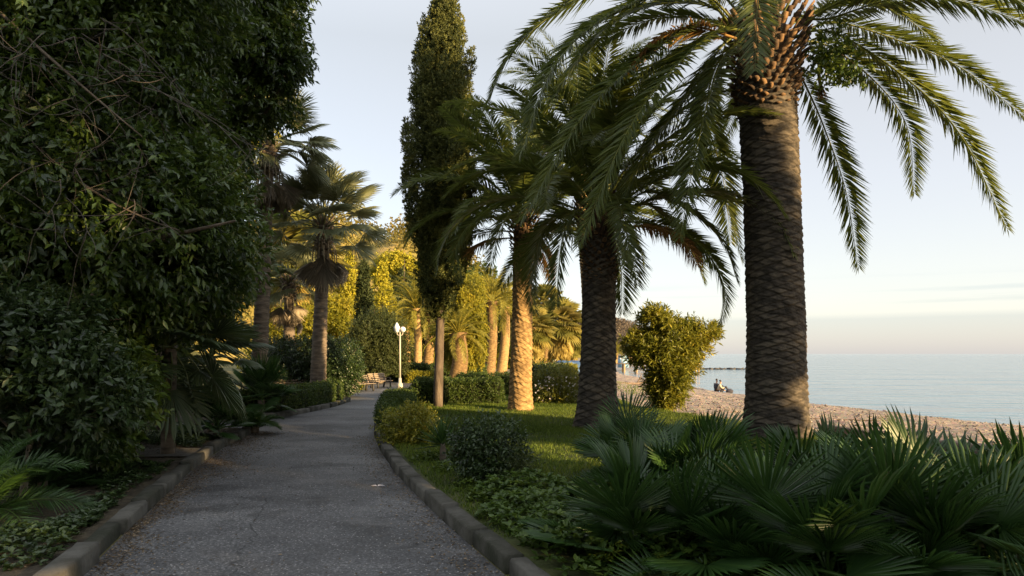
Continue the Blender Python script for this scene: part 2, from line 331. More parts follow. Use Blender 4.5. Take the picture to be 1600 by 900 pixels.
# pale dusty streaks across
ms = nn(t, 'ShaderNodeMapping'); ms.inputs['Scale'].default_value = (.7, 2.2, 1); t.links.new(tc.outputs['Object'], ms.inputs[0])
ns = nn(t, 'ShaderNodeTexNoise'); ns.inputs['Scale'].default_value = 1.3; ns.inputs['Detail'].default_value = 8; ns.inputs['Roughness'].default_value = .7; t.links.new(ms.outputs[0], ns.inputs['Vector'])
rs = nn(t, 'ShaderNodeMapRange'); rs.inputs[1].default_value = .54; rs.inputs[2].default_value = .74; rs.inputs[4].default_value = .65; t.links.new(ns.outputs[0], rs.inputs[0])
md = nn(t, 'ShaderNodeMixRGB'); md.inputs[2].default_value = (.15, .145, .14, 1); t.links.new(rs.outputs[0], md.inputs[0]); t.links.new(mk.outputs[0], md.inputs[1])
nd = tn(.9, 3, .5); rd = nn(t, 'ShaderNodeMapRange'); rd.inputs[1].default_value = .56; rd.inputs[2].default_value = .60; rd.inputs[3].default_value = 1.0; rd.inputs[4].default_value = .62; t.links.new(nd.outputs[0], rd.inputs[0])
me_ = nn(t, 'ShaderNodeMixRGB', blend_type='MULTIPLY'); me_.inputs[0].default_value = 1; t.links.new(md.outputs[0], me_.inputs[1]); t.links.new(rd.outputs[0], me_.inputs[2])
t.links.new(me_.outputs[0], p.inputs['Base Color'])
b = nn(t, 'ShaderNodeBump'); b.inputs['Strength'].default_value = .7; b.inputs['Distance'].default_value = .006; t.links.new(fine.outputs[0], b.inputs['Height'])
b2 = nn(t, 'ShaderNodeBump'); b2.inputs['Strength'].default_value = .5; b2.inputs['Distance'].default_value = .02; t.links.new(cr.outputs[0], b2.inputs['Height']); t.links.new(b.outputs[0], b2.inputs['Normal'])
t.links.new(b2.outputs[0], p.inputs['Normal']); t.links.new(p.outputs[0], o.inputs[0]); M['asphalt'] = m

# sea
m, t, o = mat_new('calm_sea_water')
tc = nn(t, 'ShaderNodeTexCoord'); p = nn(t, 'ShaderNodeBsdfPrincipled'); p.inputs['Base Color'].default_value = (.11, .19, .24, 1); p.inputs['Roughness'].default_value = .10; p.inputs['IOR'].default_value = 1.33
mp = nn(t, 'ShaderNodeMapping'); mp.inputs['Scale'].default_value = (.35, 1, 1); mp.inputs['Rotation'].default_value = (0, 0, radians(-14)); t.links.new(tc.outputs['Object'], mp.inputs[0])
hh = None
for s_, d_ in ((.10, 2.2), (.7, .45), (3.4, .09)):
    n = nn(t, 'ShaderNodeTexNoise'); n.inputs['Scale'].default_value = s_; n.inputs['Detail'].default_value = 4; t.links.new(mp.outputs[0], n.inputs['Vector'])
    b = nn(t, 'ShaderNodeBump'); b.inputs['Strength'].default_value = .8; b.inputs['Distance'].default_value = d_; t.links.new(n.outputs[0], b.inputs['Height'])
    if hh: t.links.new(hh.outputs[0], b.inputs['Normal'])
    hh = b
t.links.new(hh.outputs[0], p.inputs['Normal']); t.links.new(p.outputs[0], o.inputs[0]); M['sea'] = m

# pebble beach
m, t, o = mat_new('pebble_beach')
tc = nn(t, 'ShaderNodeTexCoord'); p = nn(t, 'ShaderNodeBsdfPrincipled'); p.inputs['Roughness'].default_value = .9
n1 = tn(.35, 8); n2 = tn(3.2, 9, .8); v1 = nn(t, 'ShaderNodeTexVoronoi'); v1.inputs['Scale'].default_value = 14; t.links.new(tc.outputs['Object'], v1.inputs['Vector'])
r1 = nn(t, 'ShaderNodeValToRGB'); stops(r1, [(.25, (.20, .165, .135)), (.55, (.33, .26, .205)), (.8, (.44, .355, .285))]); t.links.new(n1.outputs[0], r1.inputs[0])
r2 = nn(t, 'ShaderNodeValToRGB'); stops(r2, [(.33, (.3, .3, .34)), (.5, (1, 1, 1)), (.66, (1.7, 1.65, 1.6))]); t.links.new(n2.outputs[0], r2.inputs[0])
mu = nn(t, 'ShaderNodeMixRGB', blend_type='MULTIPLY'); mu.inputs[0].default_value = .8; t.links.new(r1.outputs[0], mu.inputs[1]); t.links.new(r2.outputs[0], mu.inputs[2])
mu2 = nn(t, 'ShaderNodeMixRGB', blend_type='MULTIPLY'); mu2.inputs[0].default_value = .35; t.links.new(mu.outputs[0], mu2.inputs[1]); t.links.new(v1.outputs['Color'], mu2.inputs[2])
t.links.new(mu2.outputs[0], p.inputs['Base Color'])
b = nn(t, 'ShaderNodeBump'); b.inputs['Strength'].default_value = 1; b.inputs['Distance'].default_value = .10; t.links.new(n2.outputs[0], b.inputs['Height'])
t.links.new(b.outputs[0], p.inputs['Normal']); t.links.new(p.outputs[0], o.inputs[0]); M['beach'] = m

# ------------------------------------------------------------------ setting: ground, sea, beach, path
def grid(xs, ys, zf):
    X, Y = np.meshgrid(xs, ys); Z = zf(X, Y); V = np.stack([X, Y, Z], -1).reshape(-1, 3)
    nx, ny = len(xs), len(ys); i = np.arange(ny - 1)[:, None] * nx; j = np.arange(nx - 1)[None]
    Q = np.stack([i + j, i + j + 1, i + nx + j + 1, i + nx + j], -1).reshape(-1, 4)
    return V, Q
EY = np.array([-6000, -40, -5, 0, 6, 9.4, 10.9, 13, 16, 19.5, 25, 40, 100, 6000.]); EX = np.array([40, 30, 15, 12, 9.3, 7.05, 6.15, 5.7, 4.8, 3.6, 3.5, 4.8, 6.4, 6.4])
def edge(y): return np.interp(y, EY, EX)
g = Geo()
ys = np.concatenate([[-400, -100], np.linspace(-40, 0, 14), np.arange(1, 40, 1.), np.linspace(41, 140, 34), [300, 900, 6000]])
V = []
for y in ys:
    xe = edge(y) + .03; V.append(np.stack([np.concatenate([[-4000, -800, -200], np.linspace(-80, xe, 40)]), np.full(43, y), np.zeros(43)], 1))
V = np.array(V).reshape(-1, 3); i = np.arange(len(ys) - 1)[:, None] * 43; j = np.arange(42)[None]
Q = np.stack([i + j, i + j + 1, i + 43 + j + 1, i + 43 + j], -1).reshape(-1, 4); g.add(V, Q=Q, R=0.5)
struct(g.build('ground', M['ground']))
SY = np.array([-400, -60, -30, -5, 5, 15, 27.6, 38.7, 52, 62, 80, 97, 110, 150, 250, 330, 900]); SX = np.array([180, 110, 60, 30, 23.5, 22, 20.4, 17.2, 15.9, 15.3, 15.4, 15.6, 17, 22, 38, 52, 60.])
ZW = -1.3
def beach_z(X, Y):
    xs_ = np.interp(Y, SY, SX); e_ = edge(Y); t_ = (X - e_) / (xs_ - e_)
    z = -.06 + (ZW + .06) * np.clip(t_, 0, 3) ** 1.15
    p3 = np.stack([X, Y, 0 * X], -1)
    return z + (.035 * noise3(p3, .35) + .05 * noise3(p3, 1.7) + .028 * noise3(p3, .13)) * np.clip((X - e_) * 2, 0.1, 1) * np.clip((1.35 - t_) * 2, .1, 1)
g = Geo()
ysb = np.concatenate([[-300, -120, -60, -30, -10, 0, 4], np.arange(6, 45, .16), np.arange(45, 110, .6), [115, 130, 150, 200, 260, 330, 500, 900]])
tt = np.concatenate([np.linspace(0, 1.15, 130), [1.5, 2.5]])
V = []
for y in ysb:
    xe = np.interp(y, SY, SX); V.append(np.stack([edge(y) + (xe - edge(y)) * tt, np.full(len(tt), y), np.zeros(len(tt))], 1))
V = np.array(V); V[..., 2] = beach_z(V[..., 0], V[..., 1]); nx = len(tt); ny = len(ysb)
i = np.arange(ny - 1)[:, None] * nx; j = np.arange(nx - 1)[None]
g.add(V.reshape(-1, 3), Q=np.stack([i + j, i + j + 1, i + nx + j + 1, i + nx + j], -1).reshape(-1, 4), R=.5)
struct(g.build('beach', M['beach'], smooth=True))
g = Geo(); g.add([(7, -400, ZW), (9000, -400, ZW), (9000, 14000, ZW), (7, 14000, ZW)], Q=[(0, 1, 2, 3)], R=.5)
struct(g.build('sea', M['sea']))

n = 9000; yq = 8.5 + 26 * rng.random(n) ** 1.4; xq = edge(yq) + .1 + (np.interp(yq, SY, SX) - edge(yq)) * rng.random(n); zq = beach_z(xq, yq)
st = np.array([(1, 0, 0), (0, 1, 0), (-1, 0, 0), (0, -1, 0), (0, 0, .55), (0, 0, -.4)]); sz = rng.uniform(.015, .045, n) * np.clip(1 + .5 * rng.normal(size=n), .5, 2); th = rng.random(n) * 6.28
V = st[None] * sz[:, None, None] * rng.uniform(.7, 1.3, (n, 6, 1)); V = np.stack([V[..., 0] * np.cos(th)[:, None] - V[..., 1] * np.sin(th)[:, None] + xq[:, None], V[..., 0] * np.sin(th)[:, None] + V[..., 1] * np.cos(th)[:, None] + yq[:, None], V[..., 2] + zq[:, None] + .008], -1)
i = np.arange(n)[:, None] * 6; fc = [(0, 1, 4), (1, 2, 4), (2, 3, 4), (3, 0, 4), (1, 0, 5), (2, 1, 5), (3, 2, 5), (0, 3, 5)]
g = Geo(); g.add(V.reshape(-1, 3), T=np.concatenate([i + f for f in fc]), R=np.repeat(rng.random(n), 6)); o_ = g.build('pebbles', M['pebble'], smooth=True); tag(o_, 'loose grey and brown pebbles scattered over the beach', 'pebbles', kind='stuff')

# path
Lp = [(-5, -.9), (0, -1.9), (4.9, -3.09), (6.5, -3.57), (9.4, -4.4), (11.6, -4.9), (14.0, -5.25), (14.02, -13), (15.6, -13), (16.0, -6.1), (18.2, -5.6), (20.5, -5.35), (23, -5.4), (23.02, -8.6), (36, -8.6), (38, -14), (42, -14)]
Rp = [(-5, 3.2), (0, 1.6), (3.6, .45), (4.92, -.05), (6.4, -.62), (8.25, -1.27), (10.9, -2.08), (13.4, -2.72), (16, -3.2), (19.6, -3.75), (24.2, -4.45), (26.5, -4.3), (29, -3.3), (31, -1.0), (31.4, 4.3), (42, 4.5)]
yl = np.array([a for a, _ in Lp]); xl = np.array([b for _, b in Lp]); yr = np.array([a for a, _ in Rp]); xr = np.array([b for _, b in Rp])
def smooth_curve(ya, xa, y):  # rounded interpolation
    return sum(np.interp(y + d, ya, xa) for d in (-.5, -.25, 0, .25, .5)) / 5
ys = np.sort(np.unique(np.concatenate([np.arange(-5, 42, .25), yl, yr])))
g = Geo(); XL = np.interp(ys, yl, xl); XR = smooth_curve(yr, xr, ys)
s = np.linspace(0, 1, 12)
V = np.stack([XL[:, None] + (XR - XL)[:, None] * s, np.repeat(ys[:, None], 12, 1), np.full((len(ys), 12), .006)], -1)
nx = 12; i = np.arange(len(ys) - 1)[:, None] * nx; j = np.arange(nx - 1)[None]
g.add(V.reshape(-1, 3), Q=np.stack([i + j, i + j + 1, i + nx + j + 1, i + nx + j], -1).reshape(-1, 4), R=.5)
struct(g.build('path', M['asphalt']))
# side slab path on the left bed, pale promenade beyond
g = Geo(); g.add([(-9, 9.6, .118), (-4.62, 9.9, .118), (-4.85, 10.75, .118), (-9, 10.9, .118)], Q=[(0, 1, 2, 3)], R=.5); struct(g.build('side_path', M['slab']))
g = Geo(); g.add([(-1.5, 43, .010), (4.7, 43, .010), (6.2, 100, .010), (2.2, 100, .010), (-3, 60, .010)], T=[(0, 1, 4), (1, 2, 4), (2, 3, 4)], R=.5); struct(g.build('promenade', M['pavement']))

# raised lawn and planting bed
def bed(name, mat, inner, outer, z):
    """sheet between two polylines (same length) with a skirt"""
    a = np.array(inner, float); b = np.array(outer, float); g = Geo(); n = len(a)
    s = np.linspace(0, 1, 30)[None, :, None]; V2 = a[:, None] * (1 - s) + b[:, None] * s
    p3 = np.concatenate([V2, np.zeros(V2.shape[:2] + (1,))], -1)
    zz = z + .02 * noise3(p3, 1.3) * np.sin(s[..., 0] * pi)
    V = np.concatenate([V2, zz[..., None]], -1).reshape(-1, 3); nx = 30
    i = np.arange(n - 1)[:, None] * nx; j = np.arange(nx - 1)[None]
    g.add(V, Q=np.stack([i + j, i + j + 1, i + nx + j + 1, i + nx + j], -1).reshape(-1, 4), R=.5)
    ring = np.concatenate([np.c_[a, np.full(n, z)], np.c_[b[::-1], np.full(n, z)]]); m_ = len(ring); low = ring.copy(); low[:, 2] = 0
    g.add(np.vstack([ring, low]), Q=[(k, (k + 1) % m_, m_ + (k + 1) % m_, m_ + k) for k in range(m_)], R=.5)
    return struct(g.build(name, mat))
yy = np.linspace(-4.9, 25.6, 60); LR = smooth_curve(yr, xr, yy) + .1
LZ = .10
bed('lawn', M['lawnsoil'], np.c_[LR, yy], np.c_[edge(yy) - .02, yy], LZ)
yy = np.linspace(-4.9, 13.9, 40)
bed('planting_bed', M['soil'], np.c_[np.full(40, -16.), yy], np.c_[np.interp(yy, yl, xl) - .1, yy], LZ)
yy = np.linspace(16.15, 22.9, 20); bed('hedge_bed', M['soil'], np.c_[np.full(20, -16.), yy], np.c_[np.interp(yy, yl, xl) - .1, yy], LZ)

def kerb(pts, side, seg=.85, w=.16, h=.135, name='kerb'):
    """row of jittered kerb stones along pts (path side), body towards side"""
    pts = spline([(a, b, 0) for a, b in pts], 80); d = np.concatenate([[0], np.cumsum(np.linalg.norm(np.diff(pts, axis=0), axis=1))])
    g = Geo(); s0 = 0
    while s0 < d[-1] - .1:
        s1 = min(s0 + seg * (.9 + .2 * rng.random()), d[-1]); gap = .02
        q = np.stack([np.interp(np.linspace(s0 + gap, s1 - gap, 5), d, pts[:, k]) for k in range(3)], 1)
        t_ = nrm(np.gradient(q, axis=0)); n_ = np.stack([-t_[:, 1], t_[:, 0], 0 * t_[:, 0]], 1) * side
        hh_ = h + rng.normal() * .014; o_ = rng.normal() * .012; prof = [(0 + o_, 0), (0 + o_, hh_ - .018), (.016 + o_, hh_), (w - .012, hh_ + rng.normal() * .003), (w, hh_ - .012), (w, 0)]
        V = np.array([[q[i] + n_[i] * a + np.array([0, 0, b_ + (rng.normal() * .005 if b_ > 0 else 0)]) for a, b_ in prof] for i in range(5)]).reshape(-1, 3); k = 6
        Q = [(i * k + j, i * k + j + 1, (i + 1) * k + j + 1, (i + 1) * k + j) for i in range(4) for j in range(5)]
        g.add(V, T=[(0, 2, 1), (0, 3, 2), (0, 4, 3), (0, 5, 4)] + [(24, 25, 26), (24, 26, 27), (24, 27, 28), (24, 28, 29)], Q=Q); s0 = s1
    return struct(g.build(name, M['concrete']))
kerb([(smooth_curve(yr, xr, y), y) for y in np.linspace(-3, 25.5, 26)], -1, w=.16)
kerb([(np.interp(y, yl, xl), y) for y in np.linspace(-3, 13.9, 20)], 1, w=.15)
kerb([(-12.8, 15.75), (-9, 15.85), (-7, 15.95), (-6.25, 16.2), (-5.85, 17), (-5.6, 18.2), (-5.38, 20.5), (-5.42, 22.9)], 1)
# low retaining wall between lawn and beach
wl = spline([(edge(y) + .10, y, .13) for y in (4, 6, 7.7, 9.4, 10.9, 12, 13)], 60); dw = np.concatenate([[0], np.cumsum(np.linalg.norm(np.diff(wl, axis=0), axis=1))]); s0 = 0
g = Geo()
while s0 < dw[-1] - .3:
    s1 = min(s0 + 1.7 + .5 * rng.random(), dw[-1]); a, b_ = [np.array([np.interp(q, dw, wl[:, k]) for k in range(3)]) + rng.normal(size=3) * (.012, .012, .004) for q in (s0 + .006, s1 - .006)]
    g.add(*obox(a, b_, .24, .32)); s0 = s1
ow = g.build('low_wall', M['drift']); tag(ow, 'low weathered timber-brown wall along the edge of the beach', 'wall')
md_ = ow.modifiers.new('bevel', 'BEVEL'); md_.width = .03; md_.segments = 2

# ------------------------------------------------------------------ date palms
def frond_geo(pts, Lmax=.45, n=150, wd=.028, vee=.30, droop=.22, rr=.026, fwd=.62, old=0.0):
    """pinnate frond along rachis pts: rachis tube and folded leaflets on both sides"""
    pts = np.asarray(pts, float); g = Geo()
    h = pts[-1] - pts[0]; h[2] = 0
    if np.linalg.norm(h) < .3: h = pts[len(pts)//2] - pts[0]; h[2] = 0
    S = nrm(np.cross(nrm(h), (0, 0, 1.)))
    tw = rng.normal() * .25
    d = np.concatenate([[0], np.cumsum(np.linalg.norm(np.diff(pts, axis=0), axis=1))]); Lt = d[-1]
    T_ = nrm(np.gradient(pts, axis=0))
    V, T, Q = tube(pts, rr * (1 - .88 * np.linspace(0, 1, len(pts)) ** .8), 5, False); g.add(V, T, Q, R=.85)
    u = np.linspace(.10, .995, n) + rng.normal(size=n) * .001; u = np.clip(u, 0, 1)
    base = np.stack([np.interp(u * Lt, d, pts[:, k]) for k in range(3)], 1); tg = nrm(np.stack([np.interp(u * Lt, d, T_[:, k]) for k in range(3)], 1))
    prof = np.interp(u, [0, .12, .3, .55, .8, .93, 1], [.25, .5, 1, 1, .78, .5, .30])
    for sgn in (-1, 1):
        S1 = nrm(S[None] - tg * (tg @ S)[:, None]); U = np.cross(S1, tg)
        S2 = S1 * cos(tw) + U * sin(tw); U2 = np.cross(S2, tg)
        f = fwd * (1 + u * .7)
        v = vee + rng.normal(size=n) * .17
        D = sgn * S2 * np.cos(v)[:, None] + U2 * np.sin(v)[:, None] + tg * f[:, None] + rng.normal(size=(n, 3)) * .06
        L = Lmax * prof * (.88 + .2 * rng.random(n))
        g.add(*blades(base, D, U2 + rng.normal(size=(n, 3)) * .25, L, wd * np.clip(prof, .6, 1), .18, .35, droop, R=np.clip(.15 + .5 * rng.random(n) + .2 * rng.random(), 0, 1)))
    return g
def arc(base, az, e0, L, bend, n=22, power=1.4):
    """rachis arching over: az radians from +X, starting elevation e0, total bend (radians)"""
    t = np.linspace(0, 1, n); a = e0 - bend * t ** power; ds = L / (n - 1)
    r = np.concatenate([[0], np.cumsum(np.cos(a[:-1]) * ds)]); z = np.concatenate([[0], np.cumsum(np.sin(a[:-1]) * ds)])
    az2 = az + .25 * rng.normal() * t ** 2
    return np.asarray(base) + np.stack([r * np.cos(az2), r * np.sin(az2), z], 1)

def scar_trunk(axis, radf, nu=150, dz=.011, amp=.036, rows=.066, ncol=7, name='trunk', mat='palmbark'):
    """phoenix trunk with spiral lens-shaped leaf scars; axis: points, radf(z01)"""
    ax = spline(axis, 60); d = np.concatenate([[0], np.cumsum(np.linalg.norm(np.diff(ax, axis=0), axis=1))]); H = d[-1]
    nz_ = int(H / dz); s = np.linspace(0, H, nz_); c = np.stack([np.interp(s, d, ax[:, k]) for k in range(3)], 1)
    th = np.arange(nu) / nu * 2 * pi; TH, S = np.meshgrid(th, s)
    wob = .35 * np.sin(TH * 2 + S * 1.3) + .25 * np.sin(TH * 3 - S * 2.1) + .2 * np.sin(TH * 7 + S * 5) + .12 * np.sin(TH * 17 + S * 19)
    a = ncol * (TH / (2 * pi)) + wob * .22; b_ = (S + .035 * wob + .02 * np.sin(S * 3.1)) / rows
    # lattice cells: diamonds with the lower lip standing out
    p = a + b_ * .5; q = b_ * .5 - a
    fp = p - np.floor(p); fq = q - np.floor(q); ip = np.floor(p).astype(int); iq = np.floor(q).astype(int)
    rr_ = (np.sin((ip % 997) * 12.9898 + (iq % 997) * 78.233) * 43758.5453) % 1.0
    edge = np.minimum(np.minimum(fp, 1 - fp), np.minimum(fq, 1 - fq)) * 2
    hgt = (1 - (fp + fq) / 2) * .9 * np.clip(edge * 5, 0, 1) * (.55 + .6 * rr_)
    rough = .35 * np.sin(TH * 31 + S * 70) * np.sin(S * 41 - TH * 13) + .5 * np.sin(TH * 9 + S * 23 + np.sin(S * 7)) * np.sin(TH * 4 - S * 11) + rng.normal(size=TH.shape) * .14
    rad = radf(S / H) + amp * (hgt - .4) + amp * .35 * rough + amp * .5 * wob
    V = np.stack([c[:, None, 0] + rad * np.cos(TH), c[:, None, 1] + rad * np.sin(TH), np.repeat(c[:, 2:3], nu, 1)], -1).reshape(-1, 3)
    i = np.arange(nz_ - 1)[:, None] * nu; j = np.arange(nu)[None]; j2 = (j + 1) % nu
    g = Geo(); g.add(V, Q=np.stack([i + j, i + j2, i + nu + j2, i + nu + j], -1).reshape(-1, 4), R=(.2 + .7 * rr_ * np.clip(edge * 3, 0.3, 1)).ravel())
    return g
def boots(c, r0, r1, z0, z1, n, size=.13, lean=(0, 0)):
    """cut leaf bases packed in a spiral round the top of the trunk"""
    g = Geo()
    for i in range(n):
        f = i / (n - 1); th = i * 2.39996; z = z0 + (z1 - z0) * f; r = r0 + (r1 - r0) * f - .04
        o = np.array([c[0] + lean[0] * f, c[1] + lean[1] * f, c[2] + z]); er = np.array([cos(th), sin(th), 0]); et = np.array([-sin(th), cos(th), 0]); ez = np.array([0, 0, 1.])
        w = size * (.85 + .35 * rng.random()); L = size * (1.1 + .6 * rng.random()) * (.7 + .8 * f); dr = nrm(er * 1 + ez * (.15 + 1.1 * f) + rng.normal(size=3) * .08)
        a0 = o + er * r; up = nrm(np.cross(et, dr)) * -1
        if up[2] < 0: up = -up
        V = []
        for q, (ww, hh_) in zip((0, .55, 1), ((.62, .30), (.6, .27), (.46, .19))):
            cc = a0 + dr * L * q
            V += [cc - et * w * ww, cc - up * w * hh_ , cc + et * w * ww, cc + up * w * hh_ * .8]
        Q = [(k * 4 + j, k * 4 + (j + 1) % 4, k * 4 + 4 + (j + 1) % 4, k * 4 + 4 + j) for k in range(2) for j in range(4)] + [(8, 9, 10, 11)]
        g.add(np.array(V) + rng.normal(size=(12, 3)) * .004, Q=Q, R=rng.random())
    return g

def date_palm(name, label, base, top, r0, rt, flare, explicit, nrand, Lf, lmax, group, avoid=None, matt='palmbark', n_leaf=150, zone=None, curve=0.0, wd=.028, shaft=True, deadn=4, rsh=None):
    base = np.array(base); top = np.array(top)
    t = thing(name, label, 'palm tree', base, group)
    b = base - base; tp = top - base; mid = b * .5 + tp * .5 + np.array([curve, 0, 0])
    H = tp[2]
    radf = lambda f: r0 + (rt - r0) * f + flare * np.exp(-f * H / .55)
    scar_trunk([b - np.array([0, 0, .05]), b * .75 + tp * .25 + np.array([curve * .8, 0, 0]), mid, tp], radf, nu=int(90 + 90 * r0)).build('trunk', M[matt], t, True)
    rs = rsh or rt
    if shaft:
        g = Geo(); g.add(*tube([tp + (0, 0, -.15), tp + (0, 0, .25), tp + (0, 0, .7), tp + (0, 0, .95)], [rt * .8, rs * .72, rs * .5, .12], 20)); g.build('crown_heart', M['boot'], t, True)
        boots(tp, rt * .98, rs * 1.15, -.95, .75, 300, .085 * rs / .55).build('leaf_bases', M['boot'], t)
    c = tp + np.array([0, 0, .55])
    for e in explicit:
        pts = [np.asarray(q) - base for q in e]
        start = c + nrm(np.array([pts[0][0] - c[0], pts[0][1] - c[1], 0])) * rs * .75 + np.array([0, 0, -.15 if pts[-1][2] < c[2] - 1 else .2])
        sp = spline([start] + pts, 30)
        Lt = np.linalg.norm(np.diff(sp, axis=0), axis=1).sum()
        frond_geo(sp, lmax, max(60, int(n_leaf * min(1.1, Lt / Lf))), wd).build('frond', M['frond'], t)
    for i in range(nrand):
        f = (i + .5) / nrand
        az = i * 2.39996 + rng.normal() * .15
        if zone and not zone(az % (2 * pi), f): continue
        e0 = radians(8 + 78 * f ** .8 + rng.normal() * 4); bend = radians(80 + 38 * (1 - f) + rng.normal() * 8) * (1 - .45 * f)
        st = c + np.array([cos(az), sin(az), 0]) * rs * .75 * (1 - f * .7) + np.array([0, 0, -.25 + .75 * f])
        frond_geo(arc(st, az, e0, Lf * (.85 + .2 * rng.random()) * (1 - .15 * f), bend), lmax, n_leaf, wd).build('frond', M['frond'], t)
    for i in range(deadn):
        az = rng.random() * 6.28; st = c + np.array([cos(az), sin(az), 0]) * rs * .7 + np.array([0, 0, -.4])
        fo = frond_geo(arc(st, az, radians(5), Lf * .55, radians(80)), lmax * .8, 90, wd * .8, droop=.6).build('frond', M['frond_old'], t); fo['label'] = 'dry orange drooping frond'
    return t

# palm 1: large, nearest, right of the lawn
def pp(L): return [P(*q) for q in L]
Y1 = 12.4
b1 = G(1213, Y1, LZ - .02); t1 = P(1196, 95, Y1 + .05)
ex1 = [
 pp([(1040, -60, 12.1), (900, 0, 11.8), (805, 75, 11.6), (757, 172, 11.5)]),
 pp([(1080, -20, 11.7), (950, 25, 11.0), (862, 110, 10.5), (812, 245, 10.2)]),
 pp([(1090, 40, 11.6), (1000, 95, 10.8), (905, 190, 10.2), (815, 345, 9.9)]),
 pp([(1120, 50, 11.4), (1050, 110, 10.6), (975, 215, 10.0), (905, 385, 9.7)]),
 pp([(1110, 60, 12.8), (1040, 95, 13.2), (960, 160, 13.5), (880, 300, 13.6)]),
 pp([(1130, 90, 11.6), (1108, 150, 11.0), (1085, 250, 10.6), (1062, 372, 10.4)]),
 pp([(1120, 100, 13.2), (1105, 180, 13.8), (1130, 280, 14.2), (1142, 380, 14.3)]),
 pp([(1190, -70, 11.2), (1186, -50, 10.2), (1183, 15, 9.6), (1180, 112, 9.3)]),
 pp([(1262, 140, 12.9), (1290, 205, 13.2), (1322, 300, 13.4), (1341, 418, 13.5)]),
 pp([(1290, 70, 12.9), (1370, 130, 13.3), (1418, 200, 13.5), (1428, 302, 13.6)]),
 pp([(1300, 50, 12.3), (1410, 118, 12.2), (1500, 210, 12.1), (1574, 358, 12.0)]),
 pp([(1300, 35, 12.6), (1400, 62, 12.8), (1500, 105, 12.9), (1610, 190, 13.0)]),
 pp([(1290, 30, 12.0), (1390, 0, 11.6), (1490, 0, 11.2), (1615, 40, 10.8)]),
 pp([(1300, 10, 11.8), (1420, -40, 11.0), (1540, -25, 10.4), (1680, 60, 10.0)]),
 pp([(1110, 10, 12.3), (1010, 10, 12.4), (930, 60, 12.6), (860, 160, 12.8)]),
 pp([(1130, 70, 12.0), (1075, 150, 11.8), (1010, 240, 11.6), (960, 350, 11.4)]),
]
z1 = lambda az, f: f > .52 or (.3 < az < 2.6 and f > .25)
date_palm('date_palm', 'tallest date palm, its thick scaly trunk rising at the right beside the beach', b1, t1, .50, .50, .15, ex1, 44, 5.4, .60, 'date palms along the lawn', zone=z1, n_leaf=230, wd=.036, rsh=.64, curve=.05, deadn=0)
dp = [o for o in COL.objects if o.name == 'date_palm'][0]; bb = np.array(dp.location)
o_ = frond_geo(spline([q - bb for q in pp([(1150, 60, 11.9), (1085, 42, 11.4), (1030, 60, 11.0), (985, 105, 10.8)])], 24), .42, 110, .026, droop=.45).build('frond', M['frond_old'], dp); o_['label'] = 'short dry frond with orange sunlight put into its colour'  # the orange sun on this frond is painted by its material colour
# palm 2
Y2 = 13.7
b2 = G(933, Y2, LZ - .02); t2 = P(937, 372, Y2)
z2 = lambda az, f: True
ex2 = [pp([(1010, 300, 13.4), (1080, 330, 13.1), (1130, 380, 12.9), (1152, 440, 12.8)]), pp([(1000, 290, 14.1), (1070, 270, 14.5), (1130, 310, 14.8), (1160, 410, 15.)]),
       pp([(975, 355, 13.2), (985, 390, 13.0), (996, 445, 12.9)]), pp([(960, 375, 13.9), (970, 420, 14.), (972, 488, 14.1)]), pp([(1010, 320, 13.8), (1060, 360, 13.9), (1090, 410, 14.), (1100, 440, 14.)]),
       pp([(900, 330, 13.4), (880, 370, 13.2), (872, 430, 13.1), (870, 478, 13.)]), pp([(890, 330, 14.2), (850, 360, 14.5), (835, 410, 14.6), (838, 460, 14.7)])]
date_palm('date_palm', 'middle date palm with a dark trunk flaring at its foot in the lawn', b2, t2, .335, .33, .20, ex2, 42, 3.9, .52, 'date palms along the lawn', zone=z2, n_leaf=150, wd=.034, rsh=.42, deadn=1)
# palm 3
Y3 = 18.2
b3 = G(813, Y3, LZ - .02); t3 = P(818, 380, Y3)
ex3 = [pp([(780, 330, 18), (735, 350, 17.8), (712, 390, 17.7), (722, 440, 17.6)]), pp([(770, 300, 18.4), (720, 300, 18.8), (695, 340, 19), (690, 380, 19)])]
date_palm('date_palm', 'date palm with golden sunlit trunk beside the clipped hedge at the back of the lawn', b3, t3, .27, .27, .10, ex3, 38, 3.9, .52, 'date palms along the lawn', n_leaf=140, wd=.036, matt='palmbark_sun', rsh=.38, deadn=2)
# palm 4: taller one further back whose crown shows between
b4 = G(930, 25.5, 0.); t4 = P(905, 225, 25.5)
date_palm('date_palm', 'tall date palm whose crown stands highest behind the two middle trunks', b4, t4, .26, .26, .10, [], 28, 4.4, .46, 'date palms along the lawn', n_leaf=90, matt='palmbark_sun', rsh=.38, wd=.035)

# leafy seedling plant and fruit stalk hanging in the crown of palm 1
ep = thing('perching_plant', 'bright green leafy plant growing among the leaf bases of the tallest date palm', 'plant', P(1275, 80, 12.4))
g = Geo(); o_ = P(1275, 80, 12.4)
g.add(*foliage([tuple(P(1290, 75, 12.2)) + (.30,), tuple(P(1325, 95, 12.2)) + (.28,), tuple(P(1282, 110, 12.2)) + (.2,), tuple(P(1340, 112, 12.1)) + (.16,)], 230, 7, .10, .06, (.2, 1), -.4)); g.build('foliage', M['brightleaf'], ep, origin=None)
for q in ep.children: q.data.transform(Matrix.Translation(-Vector(o_)))
g = Geo(); g.add(*tube(bez(P(1262, 95, 12.4) - o_, P(1290, 60, 12.3) - o_, P(1335, 100, 12.2) - o_), np.linspace(.02, .006, 10), 5)); g.build('stem', M['bark'], ep)
fs = thing('fruit_stalk', 'brown hanging fruit stalk under the crown of the tallest date palm', 'fruit stalk', P(1280, 120, 12.6)); g = Geo()
g.add(*tube(spline([(0, 0, .3), (0, 0, 0), (.04, 0, -.25)], 10), [.03] * 10, 6))
